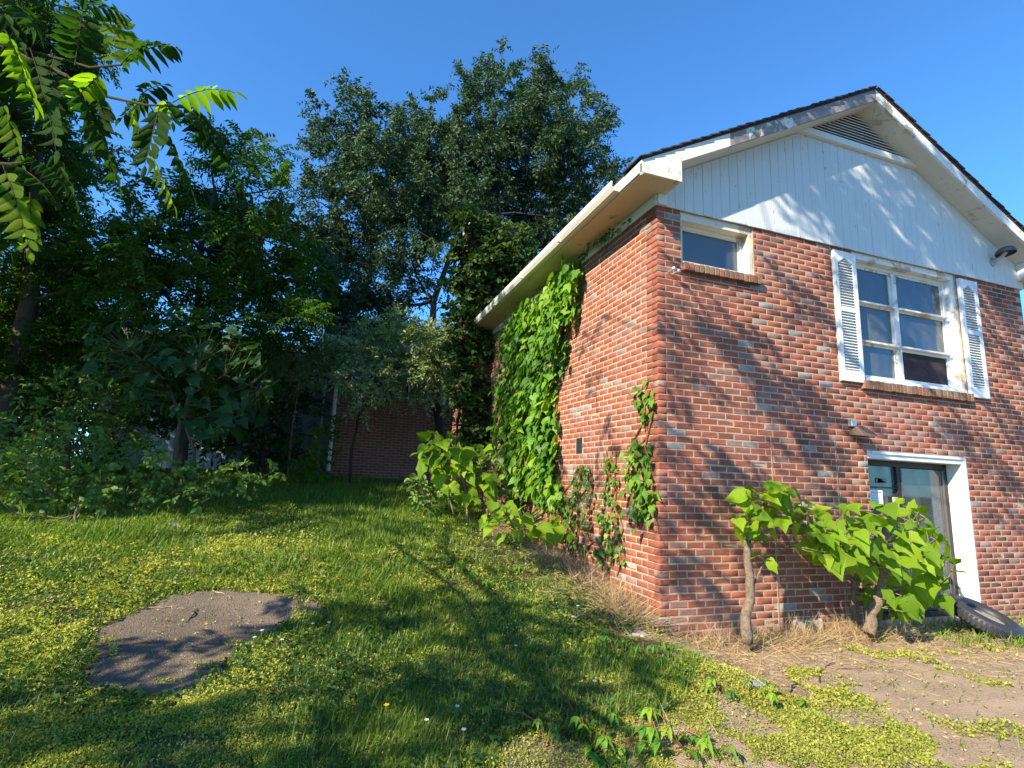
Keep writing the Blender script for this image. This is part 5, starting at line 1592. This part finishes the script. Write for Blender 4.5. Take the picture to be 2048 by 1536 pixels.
# neighbouring trees beyond the left edge that keep the back of the yard dark
def side_tree(x, y, h, r, lab, n=16, dens=40):
    base = np.array([x, y, float(gh(x, y))]); rr = random.Random(int(x * 13 + y * 7)); cl = []
    for k in range(n):
        a = rr.uniform(0, 6.28); q = r * math.sqrt(rr.random())
        cl.append((x + q * math.cos(a), y + q * math.sin(a), base[2] + h * rr.uniform(.25, 1), r * rr.uniform(.4, .55)))
    make_tree("neighbour_tree", lab, [base, base + [0, 0, h * .3], base + [.2, .1, h * .7]], cl, M_leaf_dark, M_bark, .16, .09, dens, 8, .4, T_DIA, r0=.2, lo=0, hi=.8, twigs=False)
side_tree(-10.6, 4.4, 11, 2.2, "dense tree left of the lawn shading the back of the yard", 22, 70)
side_tree(-11.6, 7.2, 11.5, 2.6, "second dense tree further back left of the yard", 22, 60)
side_tree(-12.2, 10.6, 11, 2.6, "third dense tree beside the garage on the left", 22, 60)
side_tree(-14.5, 1.6, 10, 2.4, "dense tree far left of the lawn outside the thicket", 20, 60)

# ------------------------------------------------------------------ grass, mats, dry growth
P_mat1 = gpoly([(-60, 1190), (100, 1165), (300, 1110), (420, 1078), (620, 1085), (770, 1095), (900, 1095), (1000, 1170), (900, 1195), (800, 1195), (660, 1215), (560, 1190), (430, 1178), (330, 1190), (190, 1250), (170, 1330), (60, 1390), (-60, 1400)])
P_mat2 = gpoly([(-60, 1440), (60, 1400), (150, 1395), (350, 1402), (470, 1330), (560, 1262), (640, 1250), (620, 1300), (540, 1400), (430, 1560), (-60, 1600)])
P_mat3 = gpoly([(1300, 1345), (1400, 1330), (1490, 1350), (1560, 1400), (1640, 1345), (1720, 1370), (1800, 1420), (1840, 1470), (1830, 1560), (1130, 1560), (1180, 1490), (1240, 1420)])
P_mat4 = gpoly([(760, 1090), (960, 1080), (950, 1150), (830, 1160)])
P_dry = gpoly([(935, 1040), (1010, 1050), (1060, 1090), (1160, 1090), (1240, 1150), (1320, 1230), (1420, 1275), (1400, 1310), (1300, 1300), (1230, 1230), (1150, 1170), (1020, 1150), (930, 1110)])
def masks(x, y):
    wx, wy = wob(x, y, .30, 3.0); wx, wy = wob(wx, wy, .12, 9.0)
    patch = in_poly(*wob(x, y, .08, 3.0), P_patch) | in_poly(*wob(x, y, .05, 3), P_patch2) | in_poly(*wob(x, y, .08, 3.), P_patch3)
    drive = in_poly(*wob(x, y, .12, 3.0), P_drive)
    mat = in_poly(wx, wy, P_mat1) | in_poly(wx, wy, P_mat2) | in_poly(wx, wy, P_mat3) | in_poly(wx, wy, P_mat4)
    dry = in_poly(wx, wy, P_dry)
    return patch, drive, mat, dry
def sample_area(n, x0, x1, y0, y1, near_bias=1.6):
    """points in view, denser close to the camera"""
    out = []
    tot = 0
    while tot < n:
        x = rng.uniform(x0, x1, 200000); y = rng.uniform(y0, y1, 200000)
        d = np.stack([x, y, gh(x, y)], 1) - CAM
        dep = d @ FW; u = (d @ RT) / np.maximum(dep, .01); v = (d @ UP) / np.maximum(dep, .01)
        dist = np.linalg.norm(d, axis=1)
        ok = (dep > .3) & (u < 1.2) & (u > -1.9) & (v > -.85) & (rng.random(200000) < np.minimum(1, (2.6 / dist) ** near_bias))
        out.append(np.stack([x[ok], y[ok]], 1)); tot += ok.sum()
    return np.concatenate(out)[:n]
def outside_walls(x, y):
    return ~((x > -.02) & (y > -.02) & (x < 7)) & ~((x > wx0) & (y > WY)) & ~((x > cx0) & (y > cy0))
XY = sample_area(480000, -13, 7.5, -3.6, 11)
x, y = XY[:, 0], XY[:, 1]
patch, drive, mat, dry = masks(x, y)
lushn = fbm(x * .8, y * .8, 31)
u = rng.random(len(x))
keep = outside_walls(x, y) & (~patch | (rng.random(len(x)) < .012))
pr = np.where(drive, .012, np.where(mat, .34, np.where(dry, .25, .97)))
pr = np.where(drive & (y > -.9) & (x > 2.9), .30, pr)      # weeds by the tyre
keep &= u < pr
x, y = x[keep], y[keep]; lushn = lushn[keep]; n = len(x)
dist = np.hypot(x - CAM[0], y - CAM[1])
P = np.stack([x, y, gh(x, y) - .004], 1)
az = rng.uniform(0, 6.283, n); lean = rng.uniform(.08, .9, n)
comb = (fbm(x * 1.1, y * 1.1, 77) - .5) * 3
A = np.stack([np.cos(az) * lean + comb * .35, np.sin(az) * lean + .15 * comb, np.ones(n)], 1)
N = np.stack([-np.cos(az), -np.sin(az), np.full(n, .35)], 1)
L = rng.uniform(.04, .11, n) * (.6 + 1.25 * np.clip((lushn - .35) * 2.4, 0, 1)) * (1 + .02 * dist)
W = rng.uniform(.0035, .0065, n) * np.clip(dist / 3.0, 1, 2.6)
tn = np.clip(.10 + .55 * fbm(x * 1.7, y * 1.7, 41) + rng.normal(size=n) * .16, .02, .84)
dryb = rng.random(n) < .045; tn[dryb] = rng.uniform(.93, .99, dryb.sum())
L *= .88; tall = rng.random(n) < .014; L[tall] *= 1.9
V, F, TT = cloud(P, A, N, L, W, T_BLADE, tn)
o = add_obj("lawn_grass", np_mesh("lawn_grass", V, F, M_grass, TT)); o.color = (0, 0, 0, 1)
tag(o, "uneven green grass blades covering the sloping lawn", "grass", kind="stuff")

# sedum / spurge mats
XY = sample_area(700000, -10, 5, -3.6, 5, 1.9)
x, y = XY[:, 0], XY[:, 1]
patch, drive, mat, dry = masks(x, y)
edge_p = in_poly(*wob(x, y, .22, 5.0), P_patch)
u = rng.random(len(x)); fb = fbm(x * 3.5, y * 3.5, 55)
pr = np.where(mat, np.where(fb > .42, 1.0, .18), np.where(drive, np.where(fb > .66, .5, .01), np.where(dry, .05, np.where(fb > .58, .35, .06))))
pe = in_poly(*wob(x, y, .30, 6.0), P_patch)
pr = np.where(patch, np.where(pe, .012, .5), pr)
keep = outside_walls(x, y) & (u < pr)
x, y = x[keep], y[keep]; n = len(x)
hgt = np.clip(fbm(x * 5, y * 5, 61) - .3, 0, 1) * .09
P = np.stack([x, y, gh(x, y) + .012 + hgt * rng.uniform(0.1, 1, n) * np.clip(dist.mean() / 3, 1, 1)], 1)
A = rng.normal(size=(n, 3)); A[:, 2] = np.abs(A[:, 2]) * .7 + .1
N = rng.normal(size=(n, 3)) * .5; N[:, 2] += 1
dist = np.hypot(x - CAM[0], y - CAM[1])
L = rng.uniform(.007, .015, n) * np.clip(dist / 3.0, 1, 2.6)
tn = np.clip(.15 + .7 * fbm(x * 2.2, y * 2.2, 71) + rng.normal(size=n) * .15, .02, .97)
V, F, TT = cloud(P, A, N, L, L * .75, T_DIA, tn)
o = add_obj("sedum_mat", np_mesh("sedum_mat", V, F, M_mat, TT)); o.color = (0, 0, 0, 1)
tag(o, "pale yellow-green creeping mats bordering the asphalt patches", "ground cover", kind="stuff")

# broadleaf weeds in the lawn (clover-like)
XY = sample_area(60000, -9, 2, -3.6, 7, 1.4); x, y = XY[:, 0], XY[:, 1]
patch, drive, mat, dry = masks(x, y)
keep = outside_walls(x, y) & ~patch & ~drive & (fbm(x * 1.5, y * 1.5, 91) > .5)
x, y = x[keep], y[keep]; n = len(x)
P = np.stack([x, y, gh(x, y) + rng.uniform(.01, .06, n)], 1)
A = rng.normal(size=(n, 3)); A[:, 2] = .25; N = rng.normal(size=(n, 3)) * .35; N[:, 2] += 1
L = rng.uniform(.018, .04, n)
V, F, TT = cloud(P, A, N, L, L * .8, T_OVAL, np.clip(rng.normal(.35, .2, n), .02, .9))
o = add_obj("clover_patch", np_mesh("clover_patch", V, F, M_leaf_bush, TT)); o.color = (0, 0, 0, 1)
tag(o, "clover and small broadleaf weeds mixed through the lawn", "weeds", kind="stuff")

# dry straw: upright clumps at the wall foot and litter over the driveway
def straw(name, label, pts, n, L0, L1, upr, w=.004, seed=1, lo=0, hi=1):
    r = np.random.default_rng(seed); c = np.array([p[:3] for p in pts]); rad = np.array([p[3] for p in pts])
    i = r.integers(len(c), size=n)
    P = c[i] + r.normal(size=(n, 3)) * rad[i][:, None] * np.array([.5, .5, 0])
    P[:, 2] = gh(P[:, 0], P[:, 1]) + .012
    ok = outside_walls(P[:, 0], P[:, 1]); P = P[ok]; n = len(P)
    A = r.normal(size=(n, 3)) * [1, 1, .1]; A[:, 2] = upr * r.uniform(.2, 1, n) + .02
    N = r.normal(size=(n, 3)); N[:, 2] += .5
    L = r.uniform(L0, L1, n)
    V, F, TT = cloud(P, A, N, L, np.full(n, w), T_BLADE, r.uniform(lo, hi, n))
    o = add_obj(name, np_mesh(name, V, F, M_dry, TT)); o.color = (0, 0, 0, 1)
    tag(o, label, "dry grass", kind="stuff"); return o
def gp(px, py, r): 
    p = on_ground(px, py); return (p[0], p[1], p[2], r)
straw("dry_grass", "tall dead grass along the foot of the side wall", [gp(1120, 1130, .35), (-.25, 1.1, 0, .35), (-.25, .7, 0, .3), (-.22, .35, 0, .25), (-.3, 1.7, 0, .4), (-.35, 2.3, 0, .4), (-.3, .05, 0, .25), (-.5, 2.9, 0, .4)], 8000, .10, .34, .9, .004, 3)
straw("dry_grass", "tan dead grass clump between the two saplings at the gable wall", [(1.55, -.15, 0, .25), (1.85, -.18, 0, .3), (2.15, -.2, 0, .22), (1.35, -.2, 0, .2), (.5, -.15, 0, .35), (1.0, -.2, 0, .35), (2.6, -.3, 0, .3)], 3000, .10, .34, 1.1, .004, 5, .2, 1)
litter = [(rng.uniform(.1, 4.5), -abs(rng.normal(0, .55)) - .1, 0, .5) for k in range(40)] + [gp(1420, 1330, .4), gp(1500, 1370, .3), gp(1330, 1290, .3), gp(1620, 1400, .3)]
straw("straw_litter", "flattened straw litter scattered over the driveway by the wall", litter, 4500, .06, .24, .12, .0045, 7, .2, 1)
straw("straw_litter", "thin dead stems lying in the sparse turf below the vines", [gp(950, 1100, .5), gp(1060, 1130, .5), gp(1150, 1180, .4), gp(1220, 1240, .4), gp(1300, 1290, .3), gp(1230, 1400, .4)], 5000, .05, .18, .25, .004, 9)
XYs = [(rng.uniform(-.5, 6), rng.uniform(-3.2, -.1), 0, .4) for k in range(60)]
straw("leaf_litter", "pale chips of dead leaf strewn on the open driveway", XYs, 3500, .012, .035, .1, .014, 11, .2, 1)
straw("leaf_litter", "few pale leaf scraps on the round asphalt patch", [gp(300, 1260, .5), gp(400, 1230, .5), gp(330, 1330, .5), gp(500, 1220, .5)], 260, .012, .03, .1, .008, 12, .4, 1)

# Virginia creeper runners on the ground (five-leaflet leaves, single leaflets)
def creeper(label, px_pts, n, size, seed, hgt=.10, mats=None, lo=.3, hi=1.0):
    base = on_ground(*px_pts[0]); root = thing("ground_creeper", base, label, "creeper")
    r = random.Random(seed); sm = MB(base); path = [on_ground(*p) + np.array([0, 0, .02]) for p in px_pts]
    if len(path) > 1: sm.tube(path, .004, 4)
    ms = mats or VIN; k = 0
    for i in range(n):
        a = path[r.randrange(len(path))]
        c = a + np.array([r.gauss(0, .11), r.gauss(0, .11), 0]); c[2] = gh(c[0], c[1]) + hgt * r.uniform(.4, 1.2)
        sm.tube([(a[0], a[1], float(gh(a[0], a[1]))), (a + c) / 2 + [0, 0, .03], c], [.003, .0025, .002], 3)
        az = r.uniform(0, 6.28); tl = r.uniform(lo, hi)
        for q in range(5):
            aa = az + (q - 2) * .95
            A = np.array([math.cos(aa), math.sin(aa), -.25 + r.uniform(-.1, .1)])
            leaf_obj(ms[1], root, base, c, A, (r.uniform(-.2, .2), r.uniform(-.2, .2), 1), size * (1 - .12 * abs(q - 2)) * r.uniform(.9, 1.1), size * .5, min(.98, tl + r.uniform(-.1, .1)), "leaflet"); k += 1
    sm.build("runner", M_vstem, root)
creeper("bright creeper sprawling at the bottom edge right of centre", [(1200, 1500), (1260, 1490), (1300, 1460), (1350, 1480), (1380, 1510), (1240, 1520)], 26, .085, 1)
creeper("yellow-green creeper runner crossing the pale mat in the foreground", [(1400, 1400), (1440, 1390), (1480, 1395), (1540, 1410), (1600, 1410)], 14, .07, 2)
creeper("creeper patch in the shade below the dry grass at the corner", [(1230, 1310), (1280, 1320), (1320, 1330), (1260, 1290)], 16, .075, 3, lo=.1, hi=.6)
creeper("lit creeper seedlings in the middle of the lawn below the vines", [(880, 1165), (930, 1150), (1020, 1140), (1080, 1150), (960, 1180)], 22, .075, 4, lo=.4)
creeper("small yellow creeper leaves at the bottom centre edge", [(1120, 1470), (1160, 1450), (1090, 1500)], 9, .06, 5)
creeper("creeper shoots in the sparse turf near the left catalpas", [(800, 1120), (850, 1110), (760, 1130)], 12, .07, 6, lo=.4)

# dandelions and clover heads
def flower(px, py, name, label, cat, group, mat, rad, h):
    p = on_ground(px, py); root = thing(name, p, label, cat, group)
    MB().tube([(0, 0, 0), (.004, 0, h * .6), (0, .004, h)], .0018, 4).build("stalk", M_stem, root)
    m = MB()
    for k in range(14):
        a = k * 2.4; rr = rad * (.5 + .5 * (k % 3) / 2); m.prism([(0, 0, h), (rr * math.cos(a), rr * math.sin(a), h + .006), (rr * math.cos(a + .5), rr * math.sin(a + .5), h + .006)], (0, 0, .003))
    m.build("petals", mat, root)
DL = ["yellow dandelion farthest back of the lit left-hand cluster", "yellow dandelion in the middle of the lit left-hand cluster", "yellow dandelion of the nearest pair, right one", "yellow dandelion of the nearest pair, left one", "orange-yellow dandelion just right of the big asphalt patch", "yellow dandelion at the bottom of the lawn below the shaded band"]
CLL = ["upper left clover head beside the asphalt patch's right tip", "upper right clover head beside the asphalt patch's right tip", "white clover head at the patch's lower right edge", "white clover head hugging the patch edge, lower of the pair", "white clover head in the shaded lawn centre", "white clover head standing right of the lawn centre in shade", "white clover head nearest the corner vine's dry grass", "white clover head in the lit turf near the dry grass", "white clover head left of the small bottom asphalt patch", "tallest white clover head at the bottom of the lawn", "white clover head just above the small bottom asphalt patch", "white clover head left of the corner creeper patch", "white clover head in the turf below the asphalt patch tip", "white clover head in the middle of the near shaded lawn"]
for (px, py) in [(260, 1104), (300, 1123), (298, 1157), (287, 1163), (640, 1278), (770, 1440)]:
    flower(px, py, "dandelion", DL.pop(0), "flower", "dandelions in the lawn", M_yellow, .017, .07)
for (px, py) in [(622, 1275), (655, 1272), (520, 1290), (505, 1305), (1030, 1320), (1062, 1308), (1145, 1258), (1155, 1235), (912, 1450), (850, 1480), (925, 1500), (1188, 1395), (560, 1310), (840, 1360)]:
    flower(px, py, "clover_flower", CLL.pop(0), "flower", "white clover heads in the lawn", M_cloverw, .014, .09)

# sticks and twigs
def stick(pts, r, label, mat=M_twig, lift=.02, name="stick"):
    P = [on_ground(*p[:2]) + np.array([0, 0, lift + (p[2] if len(p) > 2 else 0)]) for p in pts]
    root = thing(name, P[0], label, "stick")
    fine = []
    for i in range(len(P) - 1):
        for t in np.linspace(0, 1, 5)[:-1]: fine.append(P[i] * (1 - t) + P[i + 1] * t + rng.normal(size=3) * .006)
    fine.append(P[-1])
    MB(P[0]).tube(fine, list(np.linspace(r, r * .4, len(fine))), 6, .2).build("stick_wood", mat, root)
stick([(378, 1245), (388, 1230), (395, 1222)], .006, "dark forked twig on the asphalt patch", M_bark_d)
stick([(280, 1222), (340, 1218), (368, 1222)], .004, "thin pale stem lying across the top of the asphalt patch", M_dry)
stick([(425, 1185), (450, 1192), (460, 1203)], .004, "short pale stem at the upper edge of the asphalt patch", M_dry)
stick([(1578, 1390), (1598, 1370), (1602, 1355)], .007, "dark crooked twig on the driveway left of the pale mat", M_bark_d)
stick([(1636, 1370), (1642, 1345), (1670, 1330)], .007, "dark bent twig on the driveway above the pale mat", M_bark_d)
stick([(1672, 1343), (1730, 1340), (1765, 1337)], .006, "long thin twig lying level on the driveway", M_twig)
stick([(1434, 1300), (1470, 1285), (1478, 1275)], .012, "thick stick lying by the foot of the first sapling", M_twig)
stick([(1370, 1280), (1395, 1262, .1), (1412, 1240, .22)], .005, "dry stem leaning on the wall at the house corner", M_dry)
stick([(-10, 1005, .3), (60, 1000, .25), (100, 1010, .1)], .015, "long dead branch lying on the brambles at the left edge", M_bark_l)
stick([(100, 1010, .1), (60, 985, .5), (45, 965, .8)], .018, "pale broken stump sticking up from the brambles", M_bark_l)
stick([(370, 975), (400, 930, .5), (430, 895, .9)], .012, "thin bare pole leaning across the forked sapling", M_twig)
# flat stones
for k, (px, py, r_, lb) in enumerate([(1498, 1372, .10, "grey-blue gravelly stone half buried in the pale mat"), (350, 1052, .12, "flat grey stone at the lawn's edge under the brambles"), (1815, 1385, .035, "small dark stone on the open driveway"), (1270, 1270, .09, "pale stone lying in the dry grass at the house corner")]):
    p = on_ground(px, py); root = thing("stone", p, lb, "stone")
    me = bpy.data.meshes.new("rock"); bm = bmesh.new(); bmesh.ops.create_icosphere(bm, subdivisions=3, radius=r_)
    for v in bm.verts:
        f = 1 + .35 * (float(fbm(v.co.x * 18 + k * 5, v.co.y * 18, 3)) - .5)
        v.co = Vector((v.co.x * f * 1.2, v.co.y * f, v.co.z * f * .35))
    bm.to_mesh(me); bm.free(); me.materials.append(M_pebble if k != 3 else M_conc)
    add_obj("rock", me, root)
# strap-leaved plant (blades) by the vine foot
bp = on_ground(1040, 1070); root = thing("strap_leaf_plant", bp, "tuft of long arching strap leaves behind the low seedling", "plant")
STRAP = leaf_mesh_set("leaf", [leaf_tmpl([(0, .3), (.3, .5), (.7, .35), (1, .01)], .45, .3)], M_leaf_grey)
for k in range(18):
    a = rng.uniform(0, 6.28); sl = rng.uniform(.2, .8)
    leaf_obj(STRAP[0], root, bp, bp, (math.cos(a) * sl, math.sin(a) * sl, 1), (-math.cos(a), -math.sin(a), .4), rng.uniform(.35, .6), .03, rng.uniform(.2, .9))
print("tris approx", sum(len(m_.polygons) for m_ in bpy.data.meshes))
